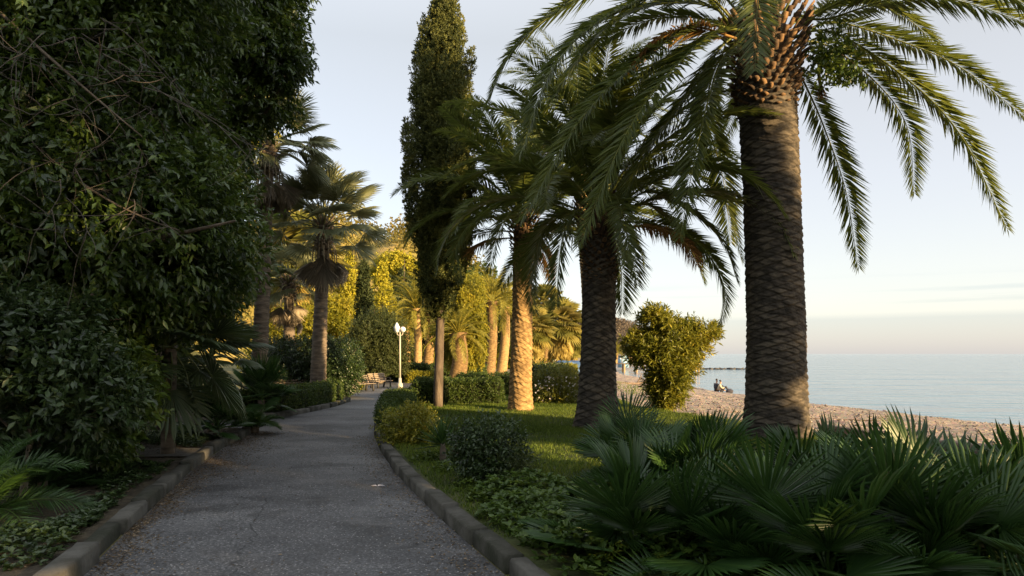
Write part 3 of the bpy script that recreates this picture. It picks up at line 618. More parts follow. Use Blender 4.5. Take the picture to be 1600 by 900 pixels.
for k in range(26): a = rng.normal(size=2) * .05; g.add(*tube([(0.03, 0, -.12), (a[0] + .04, a[1], -.32), (a[0] * 1.4 + .05, a[1] * 1.4, -.42)], [.006, .005, .003], 4))
g.build('stalk', M['boot'], fs)

# ------------------------------------------------------------------ fan palms
def fan_mesh(name, mat, R=.6, n=34, spread=4.6, split=.45, pet=.6, droop=.0, cup=.18, fold=.02, wtip=.3, pr=.012):
    g = Geo(); H = np.array([pet, 0, 0.]); 
    pp_ = np.stack([np.linspace(0, pet, 8), np.zeros(8), .10 * pet * np.sin(np.linspace(0, pi, 8))], 1)
    V, T, Q = tube(pp_, np.linspace(pr * 1.5, pr, 8), 5, False); g.add(V, T, Q, R=.9)
    for i in range(n):
        a = (i + .5) / n * spread - spread / 2 + rng.normal() * .015; dl = spread / n / 2 * .98
        L = R * (.62 + .38 * cos(a * .5)) * (.93 + .12 * rng.random())
        def pt(r, an, z): return H + np.array([r * cos(an), r * sin(an), cup * r * abs(sin(a * .5)) + z - droop * (r / R) ** 3 * R - .15 * r * (1 - cos(a))*0])
        r1 = L * split; r2 = L * .78
        ff = fold if i % 2 else fold * .8
        j = rng.normal() * .02
        V = [pt(.01, a, 0), pt(r1, a - dl, -ff), pt(r1, a + dl, -ff), pt(r1, a, ff), pt(r2, a - dl * wtip * 1.5 + j, -ff * .4), pt(r2, a + dl * wtip * 1.5 + j, -ff * .4), pt(r2, a + j, ff * .8), pt(L, a + j * 2, 0)]
        T = [(0, 1, 3), (0, 3, 2), (4, 7, 6), (6, 7, 5)]; Q = [(1, 4, 6, 3), (3, 6, 5, 2)]
        g.add(V, T, Q, R=np.clip(.2 + .5 * rng.random(), 0, 1))
    return g.mesh(name, mat)
def place_leaf(me, parent, loc, d, up=(0, 0, 1), s=1.0, name='fan_leaf', roll=0.0):
    x = Vector(d).normalized(); z = Vector(up); y = z.cross(x)
    if y.length < 1e-3: y = Vector((0, 1, 0))
    y.normalize(); z = x.cross(y)
    m = Matrix((x, y, z)).transposed().to_4x4() @ Matrix.Rotation(roll, 4, 'X')
    o = bpy.data.objects.new(name, me); COL.objects.link(o); o.parent = parent
    o.matrix_basis = Matrix.Translation(Vector(loc)) @ m @ Matrix.Scale(s, 4)
    return o
FAN = [fan_mesh('fan_leaf', M['fan'], .54, 38 + 2 * i, 3.6 + .4 * i, .24 + .03 * i, .55, 0.03 + .03 * (i % 3), .15 + .08 * i, .014, .36) for i in range(6)]
FANB = [fan_mesh('fan_leaf', M['fan_dead'], .46, 30, 3.2, .3, .5, .25, .35, .012, .4)]
FANW = [fan_mesh('fan_leaf', M['fan_grey'], .92, 40, 3.7, .38, 1.15, .20 + .08 * i, .1, .02, .30, .018) for i in range(3)]
FAND = [fan_mesh('dead_leaf', M['fan_dead'], .9, 30, 1.7, .4, .9, .1, .5, .05, .35, .02) for i in range(2)]
FANT = [fan_mesh('fan_leaf', M['fan_left'], .72, 34, 3.9, .30, .7, .22, .12, .012, .5) for i in range(3)]

def fan_clump(label, loc, n, s, hgt, group='low fan palms', tiltlow=-15, meshes=FAN, stems=4, spr=.3, cat='fan palm', name='fan_palm'):
    t = thing(name, label, cat, loc, group); heads = []
    for k in range(stems):
        a = rng.random() * 6.28; r = spr * sqrt(rng.random()); p = np.array([r * cos(a), r * sin(a), hgt * (.35 + .65 * rng.random())]); heads.append(p)
        g = Geo(); g.add(*tube(spline([(p[0] * .4, p[1] * .4, -.05), (p[0] * .8, p[1] * .8, p[2] * .5), p], 8), np.linspace(.06, .045, 8) * s, 8)); g.build('trunk', M['fanbark'], t, True)
    for i in range(3 if meshes is FAN else 0):
        az = rng.random() * 6.28; o_ = place_leaf(FANB[0], t, heads[i % stems] + (0, 0, -.05), (cos(az), sin(az), -.25), s=s * .9); o_['label'] = 'dry brown fan leaf'
    for i in range(n):
        p = heads[i % stems]; az = (i // stems) * 2.39996 + (i % stems) * 1.1 + rng.normal() * .2; f = ((i // stems) + .5) / max(1, math.ceil(n / stems))
        el = radians(tiltlow + (82 - tiltlow) * f + rng.normal() * 8)
        d = (cos(az) * cos(el), sin(az) * cos(el), sin(el))
        place_leaf(meshes[i % len(meshes)], t, p, d, (0, 0, 1) if el < 1.3 else (-cos(az), -sin(az), .2), s * (.7 + .5 * rng.random()), roll=rng.normal() * .4)
    return t
Zb = LZ - .02
fan_clump('broad low fan palm in front of the tallest date palm trunk', G(1075, 6.7, Zb), 40, .82, .16, spr=.62, stems=5)
fan_clump('biggest fan palm of the foreground, right of the tallest date palm trunk', G(1370, 5.7, Zb), 44, .84, .10, spr=.6, stems=5)
fan_clump('dark fan palm at the bottom edge, lowest and nearest of the clumps', G(1050, 4.9, Zb), 32, .88, .06, spr=.3, stems=3)
fan_clump('fan palm cut by the bottom right corner of the lawn', G(1510, 5.0, Zb), 38, .9, .10, spr=.4, stems=4)
fan_clump('fan palm nearest the bottom edge between the middle clump and the corner one', G(1400, 4.5, Zb), 30, .85, .02, spr=.3, stems=3)
fan_clump('small fan palm whose spiky leaf overlaps the foot of the middle date palm', G(985, 8.0, Zb), 20, .85, .2, spr=.25, stems=3)
fan_clump('fan palm at the far right edge near the low beach wall', G(1650, 7.2, Zb), 24, .75, .05, spr=.3, stems=3)
fan_clump('fan palm at the bottom middle right, low between the two large clumps', G(1260, 4.6, Zb), 34, .88, .05, spr=.3, stems=3)

def tall_fan_palm(label, base, top, r0, n, s, group='tall fan palms behind the hedge', dead=10, tiltlow=-35):
    base = np.array(base); tp = np.array(top) - base
    t = thing('tall_fan_palm', label, 'palm tree', base, group)
    H = tp[2]; g = Geo(); k = 28; m = int(H / .05); f = np.linspace(0, 1, m); c = f[:, None] * tp[None]
    rad = (r0 * (1.25 - .45 * f) + .12 * r0 * np.exp(-f * H / .4))[:, None] + .012 * np.sin(np.arange(m) * 2.2)[:, None] + rng.normal(size=(m, k)) * .005
    th = np.arange(k) / k * 2 * pi
    V = np.stack([c[:, 0:1] + rad * np.cos(th), c[:, 1:2] + rad * np.sin(th), np.repeat(c[:, 2:3], k, 1)], -1).reshape(-1, 3)
    i = np.arange(m - 1)[:, None] * k; j = np.arange(k)[None]; j2 = (j + 1) % k
    g.add(V, Q=np.stack([i + j, i + j2, i + k + j2, i + k + j], -1).reshape(-1, 4), R=.5); g.build('trunk', M['fanbark'], t, True)
    boots(tp, r0 * .8, r0 * .9, -.9 * s, .05, 50, .16).build('leaf_bases', M['fanbark'], t)
    for i in range(n):
        f = (i + .5) / n; az = i * 2.39996 + rng.normal() * .15; el = radians(tiltlow + (88 - tiltlow) * f ** .9 + rng.normal() * 6)
        place_leaf(FANW[i % 3], t, tp + np.array([cos(az), sin(az), 0]) * .12 + np.array([0, 0, -.15 + .25 * f]), (cos(az) * cos(el), sin(az) * cos(el), sin(el)), (0, 0, 1) if el < 1.2 else (-cos(az), -sin(az), .3), s * (.85 + .25 * rng.random()), roll=rng.normal() * .3)
    for i in range(dead):
        az = i * 2.39996; el = radians(-70 - 16 * rng.random())
        o = place_leaf(FAND[i % 2], t, tp + np.array([cos(az), sin(az), 0]) * .16 + np.array([0, 0, -.25 - .3 * rng.random()]), (cos(az) * cos(el), sin(az) * cos(el), sin(el)), (0, 0, 1), s * (.8 + .3 * rng.random()), name='dead_leaf', roll=rng.normal() * .5)
    return t
tall_fan_palm('tall fan palm behind the left hedge with a skirt of dead brown leaves', G(496, 24.2, 0), P(506, 352, 24.2), .23, 38, 1.08, dead=12, tiltlow=-30)
tall_fan_palm('taller fan palm half hidden at the edge of the dark evergreen tree', G(403, 22.5, 0), P(420, 228, 22.5), .22, 44, 1.05, dead=12)
tall_fan_palm('low crowned grey green fan palm between the two tall fan palm trunks', G(452, 27.5, 0), P(452, 440, 27.5), .22, 34, .85, dead=8)

# ------------------------------------------------------------------ cypress
def cypress(label, base, top, rmax, n, L, mat, z0f, cat='cypress', group=None, nplume=70, trunkr=.14, wob=.12, prof=None, name='cypress_tree', bark='palebark', core=True):
    base = np.array(base, float); tp = np.array(top, float) - base; H = tp[2]
    t = thing(name, label, cat, base, group)
    g = Geo(); g.add(*tube(spline([(0, 0, -.05), tp * .3 + (trunkr * .3, 0, 0), tp * .6, tp * .92], 30), np.linspace(trunkr * 1.1, .03, 30), 12)); g.build('trunk', M[bark], t, True)
    prof = prof or (lambda f: np.interp(f, [0, .08, .25, .5, .7, .88, 1], [.30, .62, .92, 1, .8, .46, .05]))
    lobes = []
    for i in range(nplume):
        f = ((i + .5) / nplume) ** .95; az = i * 2.39996; r = rmax * prof(f); z = H * (z0f + (1 - z0f) * f)
        pr = rmax * (.30 if nplume < 100 else .21) * (.6 + .8 * rng.random()) * (.55 + .45 * prof(f)); q = max(r - pr * .9, 0) * (1 + wob * rng.normal())
        lobes.append((tp[0] * z / H + q * cos(az), tp[1] * z / H + q * sin(az), z, pr, pr, pr * (2.4 + 1.2 * rng.random())))
    g = Geo(); V, T, Q, R_ = foliage(lobes, n, 7, L, L * .42, (.35, 1.0), 1.6, .7, L * .9, 1.1, .25, -.25, .3)
    g.add(V, T, Q, R_)
    if core:
        for i in range(14):
            f = (i + .5) / 14; z = H * (z0f + (1 - z0f) * f); r = rmax * prof(f) * .55
            g.add(*foliage([(tp[0] * z / H, tp[1] * z / H, z, r, r, H / 18)], int(n / 50), 6, L * 1.6, L * .9, (.2, 1), 1.2, .8, L, 9))
    g.build('foliage', M[mat], t)
    return t
cypress('tall dark cypress with a bare pale lower trunk rising behind the curved hedge', G(684, 19.0, Zb), P(694, -35, 19.0), .98, 30000, .075, 'cypress', .235, nplume=170, trunkr=.125, wob=.2, bark='cypressbark')

# ------------------------------------------------------------------ broadleaf trees and shrubs
def lob(L): return [tuple(P(px, py, Y)) + tuple(r if isinstance(r, tuple) else (r,)) for px, py, Y, r in L]
def tree(name, label, cat, base, lobes, n, k, L, mat, trunk_r=.15, fork=.35, bark='bark', group=None, limbs=True, stems=1, twigs=0, **kw):
    base = np.array(base, float); t = thing(name, label, cat, base, group)
    lb = [(l[0] - base[0], l[1] - base[1], l[2] - base[2]) + tuple(l[3:]) for l in lobes]
    c = np.array([l[:3] for l in lb]); cen = c.mean(0); fk = np.array([cen[0] * .3, cen[1] * .3, max(.15, cen[2] * fork)])
    g = Geo()
    for s_ in range(stems):
        off = np.array([0, 0, 0.]) if stems == 1 else np.append(rng.normal(size=2) * trunk_r * 2.2, 0)
        f2 = fk + off * 1.5
        g.add(*tube(spline([off + (0, 0, -.08), off + f2 * (.4, .4, .5), f2], 10), np.linspace(trunk_r * 1.15, trunk_r * .75, 10), 10))
        if limbs:
            for q in range(s_, len(c), stems):
                e_ = c[q]; mid = (f2 + e_) / 2 + rng.normal(size=3) * .12 * np.linalg.norm(e_ - f2)
                g.add(*tube(bez(f2 - (0, 0, .05), mid, e_, 9), np.linspace(trunk_r * .5, trunk_r * .10, 9), 6))
                for w in range(2):
                    st = (f2 + e_ * 2) / 3; e3 = e_ + rng.normal(size=3) * lb[q][3] * .6
                    g.add(*tube(bez(st, (st + e3) / 2 + rng.normal(size=3) * .1, e3, 6), np.linspace(trunk_r * .2, trunk_r * .05, 6), 5))
    g.build('trunk', M[bark], t, True)
    g = Geo(); V, T, Q, R_ = foliage(lb, n, k, L, kw.pop('Wd', L * .4), **kw); g.add(V, T, Q, R_); g.build('crown', M[mat], t)
    return t

# big dark evergreen, left
big1 = lob([(300, 415, 10, .6), (320, 330, 11, .6), (335, 415, 11.5, .45), (290, 350, 9.8, 1.0), (235, 400, 9.6, 1.0), (150, 350, 9, 1.3), (60, 250, 9, 1.4), (175, 235, 9.5, 1.3), (100, 90, 9.5, 1.6),
            (205, 45, 10, 1.1), (310, 455, 10.5, .45), (50, 450, 9, .9), (265, 250, 10.5, .95), (-60, 130, 9, 1.6), (-40, 380, 8.6, 1.2), (350, 455, 10.6, .28), (310, 250, 11.5, .55), (20, -60, 9.5, 1.6), (200, -60, 10, 1.6), (200, 330, 8.8, .9), (130, 430, 9.4, .8)])
tb = tree('evergreen_tree', 'largest dark glossy evergreen tree overhanging the left kerb with bare twigs', 'tree', G(-120, 9.6, Zb), big1, 21000, 9, .125, 'bigleaf', .30, .45, Wd=.05, rad=(.45, 1.08), up=-.15, droop=.35, hole=.85, hs=.55, spread=.9, shoot=.3)
g = Geo(); bo = np.array(tb.location)
for k in range(55):
    a = P(rng.uniform(-60, 230), rng.uniform(20, 330), rng.uniform(7.2, 8.6)) - bo; d = rng.normal(size=3) * (.5, .3, .25) + (.25, -.15, -.35)
    pts = [a]; 
    for q in range(9): d = d * .9 + rng.normal(size=3) * .16 + (0, 0, -.02 + .03 * q * rng.normal()); pts.append(pts[-1] + d * .22)
    pts = spline(pts, 20); g.add(*tube(pts, np.linspace(.006, .0018, 20) * rng.uniform(.4, 1.2), 4, False))
    for w in range(3):
        i = rng.integers(4, 16); e_ = pts[i] + rng.normal(size=3) * .35 + (0, 0, -.15); g.add(*tube(bez(pts[i], (pts[i] + e_) / 2 + rng.normal(size=3) * .08, e_, 7), np.linspace(.006, .002, 7), 3, False))
g.build('bare_twigs', M['twig'], tb)
g = Geo()
for a, b_, c, r in [((-60, 600, 8.8), (90, 545, 8.2), (145, 460, 7.9), .05), ((20, 560, 8.6), (90, 505, 8.5), (190, 498, 8.6), .03), ((0, 20, 8), (120, 130, 7.8), (230, 220, 8), .02), ((-40, 200, 8.5), (60, 260, 8.2), (170, 250, 8.2), .03), ((60, 230, 8), (150, 320, 7.8), (280, 360, 8), .02)]:
    g.add(*tube(bez(P(*a) - bo, P(*b_) - bo, P(*c) - bo, 16), np.linspace(r, r * .4, 16), 8))
g.build('limb', M['bark'], tb, True)
tree('evergreen_tree', 'dark evergreen tree whose fine leafed edge stands against the sky, left of the cypress', 'tree', G(250, 13.8, Zb),
     lob([(410, 70, 13, .65), (405, 150, 13, .5), (370, 20, 13, 1.0), (320, -90, 13, 1.4), (390, -60, 13, .9), (250, -10, 13.6, .95), (270, 255, 13.6, .95), (335, 245, 13.4, .5), (250, -80, 13.5, 1.5), (300, 330, 13.8, .8), (430, 100, 12.8, .38), (165, 110, 14, 1.2), (355, 190, 13.2, .5)]),
     17000, 9, .13, 'bigleaf', .22, .45, Wd=.05, rad=(.4, 1.1), up=-.2, droop=.4, hole=.75, hs=.5, shoot=.35)
# deep wood behind
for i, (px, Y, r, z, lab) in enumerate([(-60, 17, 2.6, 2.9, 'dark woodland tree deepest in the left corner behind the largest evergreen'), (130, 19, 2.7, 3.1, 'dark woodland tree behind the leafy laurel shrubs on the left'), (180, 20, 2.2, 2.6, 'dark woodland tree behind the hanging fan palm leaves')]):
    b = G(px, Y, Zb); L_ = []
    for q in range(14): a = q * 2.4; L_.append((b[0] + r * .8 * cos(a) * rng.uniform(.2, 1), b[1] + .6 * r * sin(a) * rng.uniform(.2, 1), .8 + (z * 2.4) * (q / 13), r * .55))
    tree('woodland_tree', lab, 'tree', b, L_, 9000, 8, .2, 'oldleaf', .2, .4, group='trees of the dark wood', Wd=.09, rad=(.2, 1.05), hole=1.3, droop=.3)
tree('golden_tree', 'tall sunlit golden tree glimpsed through gaps in the dark evergreens', 'tree', G(270, 33, 0), [(P(a, b, 33)[0] , 33 + rng.normal(), P(a, b, 33)[2], 2.3) for a, b in ((340, 120), (300, 170), (230, 130), (270, 60), (360, 200), (200, 250), (300, 280), (60, 150), (20, 60), (120, 220))],
     9000, 8, .22, 'goldleaf', .35, .5, Wd=.11, hole=.9, hs=.8)

# laurel shrubs left
tree('laurel_shrub', 'glossy laurel shrub with two bent pale stems at the left edge', 'shrub', G(30, 7.4, Zb), lob([(60, 560, 7.5, .55), (120, 600, 7.3, .45), (20, 520, 7.6, .5), (150, 640, 7.4, .35), (90, 530, 7.8, .5), (-20, 620, 7.2, .5), (60, 640, 7.8, .4)]),
     2300, 9, .105, 'darkleaf', .035, .5, 'palebark', stems=3, Wd=.045, rad=(.3, 1.1), droop=.2, hole=.8, hs=.3)
tree('laurel_shrub', 'leafy laurel shrub hanging over the bed just left of the side path', 'shrub', G(155, 8.6, Zb), lob([(165, 575, 8.6, .40), (185, 620, 8.5, .36), (140, 640, 8.6, .36), (172, 682, 8.4, .24), (120, 590, 8.9, .45), (205, 600, 8.7, .22)]),
     1900, 9, .11, 'brightleaf', .03, .5, 'bark', stems=3, Wd=.05, rad=(.3, 1.1), droop=.35, hole=.8, hs=.3)
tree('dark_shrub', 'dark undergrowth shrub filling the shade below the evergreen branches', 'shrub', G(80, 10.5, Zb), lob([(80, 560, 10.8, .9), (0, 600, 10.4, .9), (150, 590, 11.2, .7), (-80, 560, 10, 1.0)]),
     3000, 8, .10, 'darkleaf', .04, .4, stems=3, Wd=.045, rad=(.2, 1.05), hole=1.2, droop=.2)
# fan palms left
def fan_explicit(label, base, heads, n, s, meshes, cat='fan palm', name='fan_palm', tl=-50, group='fan palms in the left bed', th=70, r=.08):
    base = np.array(base); t = thing(name, label, cat, base, group); hp = np.array(heads) - base
    g = Geo(); g.add(*tube(spline([(0, 0, -.05), hp * (.6, .6, .5), hp], 12), [r] * 12, 12)); g.build('trunk', M['fanbark'], t, True)
    for i in range(n):
        f = (i + .5) / n; az = i * 2.39996 + .4; el = radians(tl + (th - tl) * f + rng.normal() * 8)
        place_leaf(meshes[i % len(meshes)], t, hp + (0, 0, .1 * f), (cos(az) * cos(el), sin(az) * cos(el), sin(el)), (0, 0, 1) if el < 1.1 else (-cos(az), -sin(az), .3), s * (.85 + .3 * rng.random()), roll=rng.normal() * .25)
    return t
fan_explicit('fan palm with broad drooping leaves hanging below the evergreen branches', G(262, 10.2, Zb), P(265, 545, 10.2), 22, 1.05, FANT, tl=-60, r=.10)
fan_explicit('fan palm with grey green leaves reaching towards the dark trunk of the tall fan palm', G(330, 13.2, Zb), P(330, 560, 13.2), 20, .72, FANT, tl=-20, r=.09)
fan_explicit('small bushy fan palm beside the far end of the left kerb', G(340, 12.4, Zb), P(340, 672, 12.4), 26, .66, FAN, tl=-10, th=85)
fan_explicit('small fan palm left of the clipped hedge in the kerbed island', G(408, 17.2, Zb), P(408, 625, 17.2), 24, .95, FAN, tl=-15, th=85)
fan_explicit('dim fan palm leaning over the bed at the left edge of the photo', G(40, 10.0, Zb), P(60, 480, 9.4), 16, 1.1, FANT, tl=-70, r=.09)
# juvenile date palms at the left front
def young_date(label, base, n, L, seedr, az0=None):
    t = thing('young_date_palm', label, 'palm', base, 'young feathery palms in the left bed')
    for i in range(n):
        f = (i + .5) / n; az = i * 2.39996; e0 = radians(25 + 55 * f + rng.normal() * 6)
        frond_geo(arc((0.05 * cos(az), .05 * sin(az), .03), az, e0, L * rng.uniform(.8, 1.1), radians(75), 16), .24, 60, .014, .25, .15, .010).build('frond', M['fan'], t)
    g = Geo(); g.add(*tube([(0, 0, -.05), (0, 0, .1), (0, 0, .2)], [.1, .09, .04], 10)); g.build('trunk', M['fanbark'], t)
young_date('feathery young palm at the left edge arching towards the kerb', G(-30, 6.3, Zb), 24, .95, 1)
young_date('feathery young palm behind the first one, in front of the laurel stems', G(60, 7.6, Zb), 20, .9, 2)
young_date('spiky dwarf palm at the bend where the left kerb ends', G(397, 13.6, Zb), 16, .55, 3)

# bed, lawn and litter as stuff
def ground_pts(n, poly_fn): return poly_fn(n)
def grass(name, label, pts, h, w, mat='grass', lean=.35):
    n = len(pts); D = np.stack([rng.normal(size=n) * lean, rng.normal(size=n) * lean, np.ones(n)], 1); N = rndu(n)
    hh_ = h * (.5 + .8 * rng.random(n)) * np.clip(1 + .35 * noise3(pts * (1, 1, 0), .5), .35, 1.8)
    g = Geo(); g.add(*blades(pts, D, N, hh_, w, .1, .35, .15, R=np.clip(.45 + .22 * noise3(pts * (1, 1, 0), .9) + .25 * rng.normal(size=n), 0, 1)))
    return tag(g.build(name, M[mat]), label, 'grass', kind='stuff')
def lawn_pts(n, y0, y1, pw=1.0):
    y = y0 + (y1 - y0) * rng.random(n) ** pw; xr_ = smooth_curve(yr, xr, y) + .22; x = xr_ + (edge(y) - .06 - xr_) * rng.random(n)
    return np.stack([x, y, np.full(n, LZ)], 1)
grass('lawn_grass', 'green grass of the lawn between the curved kerb and the beach wall', np.vstack([lawn_pts(90000, 5.5, 14), lawn_pts(80000, 13, 25.5)]), .085, .011)
n = 9000; y = rng.uniform(26, 60, n); x = rng.uniform(-3, 6.2, n); pts = np.stack([x, y, np.zeros(n)], 1)
pts = pts[~((x < 4.5) & (y > 25.6) & (y < 43))]
grass('rough_grass', 'sunlit yellow green grass beyond the lawn near the tarpaulin', pts[(pts[:, 1] < 43) | (pts[:, 0] < -2)], .12, .03)
n = 5000; pts = np.stack([rng.uniform(.1, 1.6, n), rng.uniform(11.5, 26, n), np.zeros(n)], 1); pts[:, 0] += edge(pts[:, 1]); pts[:, 2] = beach_z(pts[:, 0], pts[:, 1]) - .01
pts = pts[(noise3(pts * (1, 1, 0), .8) > .35)]
if len(pts): grass('beach_grass', 'thin dry tufts of grass at the top of the beach', pts, .14, .008, 'oliveleaf')
def herbs(name, label, lobes_xy, n, L, mat, hgt=.12, k=7):
    """low rosettes spread over patches (x,y,r)"""
    lb = np.array(lobes_xy); c = rng.choice(len(lb), n, p=lb[:, 2] ** 2 / (lb[:, 2] ** 2).sum()); a = rng.random(n) * 6.28; r = lb[c, 2] * np.sqrt(rng.random(n))
    S = np.stack([lb[c, 0] + r * np.cos(a), lb[c, 1] + r * np.sin(a), LZ + hgt * rng.random(n) * np.sqrt(np.clip(1 - (r / lb[c, 2]) ** 2, 0, 1))], 1)
    ok = (S[:, 0] < np.interp(S[:, 1], yl, xl) - .27 + .05 * noise3(S, .3)) | (S[:, 0] > smooth_curve(yr, xr, S[:, 1]) + .27 + .05 * noise3(S, .3)); S = S[ok]; n = len(S)
    S2 = np.repeat(S, k, 0); m = n * k; th = rng.random(m) * 6.28; el = rng.uniform(-.1, .8, m)
    D = np.stack([np.cos(th) * np.cos(el), np.sin(th) * np.cos(el), np.sin(el)], 1); Ln = L * rng.uniform(.6, 1.2, m)
    g = Geo(); g.add(*blades(S2, D, rndu(m) * .4 + (0, 0, 1), Ln, Ln * .5, .15, .45, .15, R=np.clip(np.repeat(rng.random(n) * .5, k) + rng.random(m) * .5, 0, 1)))
    return tag(g.build(name, M[mat]), label, 'ground cover', kind='stuff')
def gp(px, Y): q = G(px, Y); return q[0], q[1]
herbs('ground_cover', 'broad leafy ground cover along the inside of the right kerb', [gp(820, 7.2) + (.55,), gp(850, 6.2) + (.6,), gp(905, 5.6) + (.6,), gp(940, 6.6) + (.6,), gp(880, 4.9) + (.45,), gp(1000, 5.6) + (.8,), gp(1100, 5.2) + (.8,), gp(1250, 5.6) + (.9,), gp(1400, 5.5) + (.9,), gp(1500, 6.5) + (.9,), gp(1150, 7.6) + (.9,), gp(1560, 7.6) + (.7,)], 5200, .085, 'herb', .26)
herbs('ivy', 'dark ivy and low leaves covering the left bed', [gp(230, 7.0) + (.6,), gp(200, 6.4) + (.5,), gp(150, 5.9) + (.5,), gp(240, 7.8) + (.55,), gp(60, 5.4) + (.7,), gp(300, 9.2) + (.35,), gp(330, 11.4) + (.5,), gp(290, 11.8) + (.6,), gp(250, 12.2) + (.7,), gp(120, 8.5) + (1.0,), gp(390, 13.2) + (.3,)], 4800, .06, 'darkleaf', .10)
herbs('leafy_weeds', 'bright weeds growing against the right kerb', [gp(665, 9.6) + (.22,), gp(700, 8.8) + (.2,), gp(735, 7.6) + (.2,), gp(760, 7.0) + (.2,)], 260, .06, 'brightleaf', .12)
# leaf litter
def kx(y, ya, xa): return np.interp(y, ya, xa)
n = 9000; y = 4.2 + 10 * rng.random(n) ** .9; off = np.abs(rng.normal(size=n)) * .30 * (1 + .7 * noise3(np.stack([y, y * 0, y * 0], 1), .9)) + .02; x = np.interp(y, yl, xl) + off
n2 = 2600; y2 = 4.2 + 9 * rng.random(n2); x2 = smooth_curve(yr, xr, y2) - np.abs(rng.normal(size=n2)) * .22 - .02
n3 = 900; y3 = 4.2 + 12 * rng.random(n3); a_ = rng.random(n3); x3 = np.interp(y3, yl, xl) * (1 - a_) + smooth_curve(yr, xr, y3) * a_
n4 = 5000; y4 = rng.uniform(4.5, 13.5, n4); x4 = np.interp(y4, yl, xl) - .25 - np.abs(rng.normal(size=n4)) * 1.4
S = np.stack([np.concatenate([x, x2, x3, x4]), np.concatenate([y, y2, y3, y4]), np.concatenate([np.full(n + n2 + n3, .014), np.full(n4, LZ + .025)])], 1); m = len(S)
th = rng.random(m) * 6.28; Ln = rng.uniform(.012, .04, m)
g = Geo(); g.add(*blades(S, np.stack([np.cos(th), np.sin(th), rng.normal(size=m) * .12], 1), rndu(m) * .35 + (0, 0, 1), Ln, Ln * rng.uniform(.25, .5, m), .2, .45, 0))
tag(g.build('fallen_leaves', M['litter']), 'brown fallen leaves scattered along both kerbs', 'leaf litter', kind='stuff')
# pale chips on the path
o_ = thing('leaf_scrap', 'pale flat scrap lying on the asphalt in the middle of the path', 'litter', tuple(G(590, 8.2, .012)))
g = Geo(); g.add(*blades(np.zeros((3, 3)), np.array([[1, .1, .05], [.5, .8, .03], [-1, .2, .04]]), np.tile([0, 0, 1.], (3, 1)), .09, .05, .2)); g.build('scrap', M['flower'], o_)

# ------------------------------------------------------------------ hedges
def hedge(label, outline, h, n, L=.045, mat='hedgeleaf', wd=.7, name='clipped_hedge', cat='hedge', group=None, z=LZ - .02, rough=.05, k=6):
    """clipped hedge along a centre line: inner twigs and leaves over its faces"""
    pts = spline([(a, b, 0) for a, b in outline], 40); base = pts[0].copy(); base[2] = z
    t = thing(name, label, cat, base, group)
    d = np.concatenate([[0], np.cumsum(np.linalg.norm(np.diff(pts, axis=0), axis=1))]); D = d[-1]
    tg = nrm(np.gradient(pts, axis=0)); nr = np.stack([-tg[:, 1], tg[:, 0], 0 * tg[:, 0]], 1)
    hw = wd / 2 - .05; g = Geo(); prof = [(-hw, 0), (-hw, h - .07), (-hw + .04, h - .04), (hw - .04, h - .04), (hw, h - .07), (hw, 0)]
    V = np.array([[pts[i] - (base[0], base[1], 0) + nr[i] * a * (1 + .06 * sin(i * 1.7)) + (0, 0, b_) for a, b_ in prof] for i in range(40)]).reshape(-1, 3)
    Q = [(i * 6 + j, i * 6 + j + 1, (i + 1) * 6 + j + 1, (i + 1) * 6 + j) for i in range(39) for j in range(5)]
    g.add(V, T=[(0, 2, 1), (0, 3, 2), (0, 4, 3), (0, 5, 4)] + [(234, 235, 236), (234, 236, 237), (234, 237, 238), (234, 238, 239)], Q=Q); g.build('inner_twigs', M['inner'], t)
    s = rng.random(n) * D; per = 2 * h + wd; u = rng.random(n) * per
    endm = rng.random(n) < (2 * wd * h) / (D * per + 2 * wd * h)
    a = np.where(u < h, -wd / 2, np.where(u < h + wd, u - h - wd / 2, wd / 2)); zz = np.where(u < h, u, np.where(u < h + wd, h, per - u))
    s = np.where(endm, np.where(rng.random(n) < .5, 0, D), s); a = np.where(endm, rng.uniform(-wd / 2, wd / 2, n), a); zz = np.where(endm, rng.random(n) * h, zz)
    c = np.stack([np.interp(s, d, pts[:, q]) for q in range(3)], 1); nn_ = np.stack([np.interp(s, d, nr[:, q]) for q in range(3)], 1); tt_ = np.stack([np.interp(s, d, tg[:, q]) for q in range(3)], 1)
    out = nn_ * np.where((u < h) | (u > h + wd), np.sign(a), 0)[:, None] + np.array([0, 0, 1.]) * ((u >= h) & (u <= h + wd))[:, None]
    out = np.where(endm[:, None], tt_ * np.where(s > D / 2, 1, -1)[:, None], out)
    S = c + nn_ * a[:, None] + np.stack([0 * zz, 0 * zz, zz], 1); S += out * (rough * noise3(S, .22) + rough * .5 * rng.normal(size=n))[:, None]
    S -= (base[0], base[1], 0); dr = nrm(out + rng.normal(size=(n, 3)) * .6 + (0, 0, .3)); m = n * k
    S2 = np.repeat(S, k, 0) + np.repeat(dr, k, 0) * np.tile(np.linspace(-.5, .7, k), n)[:, None] * L * 1.5
    g = Geo(); g.add(*blades(S2, nrm(np.repeat(dr, k, 0) * .6 + rndu(m)), rndu(m) + np.repeat(out, k, 0), L * rng.uniform(.6, 1.3, m), L * .5, .2, .45, .05, R=np.clip(np.repeat(rng.random(n) * .6, k) + rng.random(m) * .4, 0, 1)))
    g.build('foliage', M[mat], t)
    return t
hedge('long curved clipped hedge following the right kerb of the path', [(-1.95, 12.6), (-2.3, 14), (-2.7, 16.2), (-3.15, 19.0), (-3.4, 20.6)], .40, 7500, .05, wd=.75)
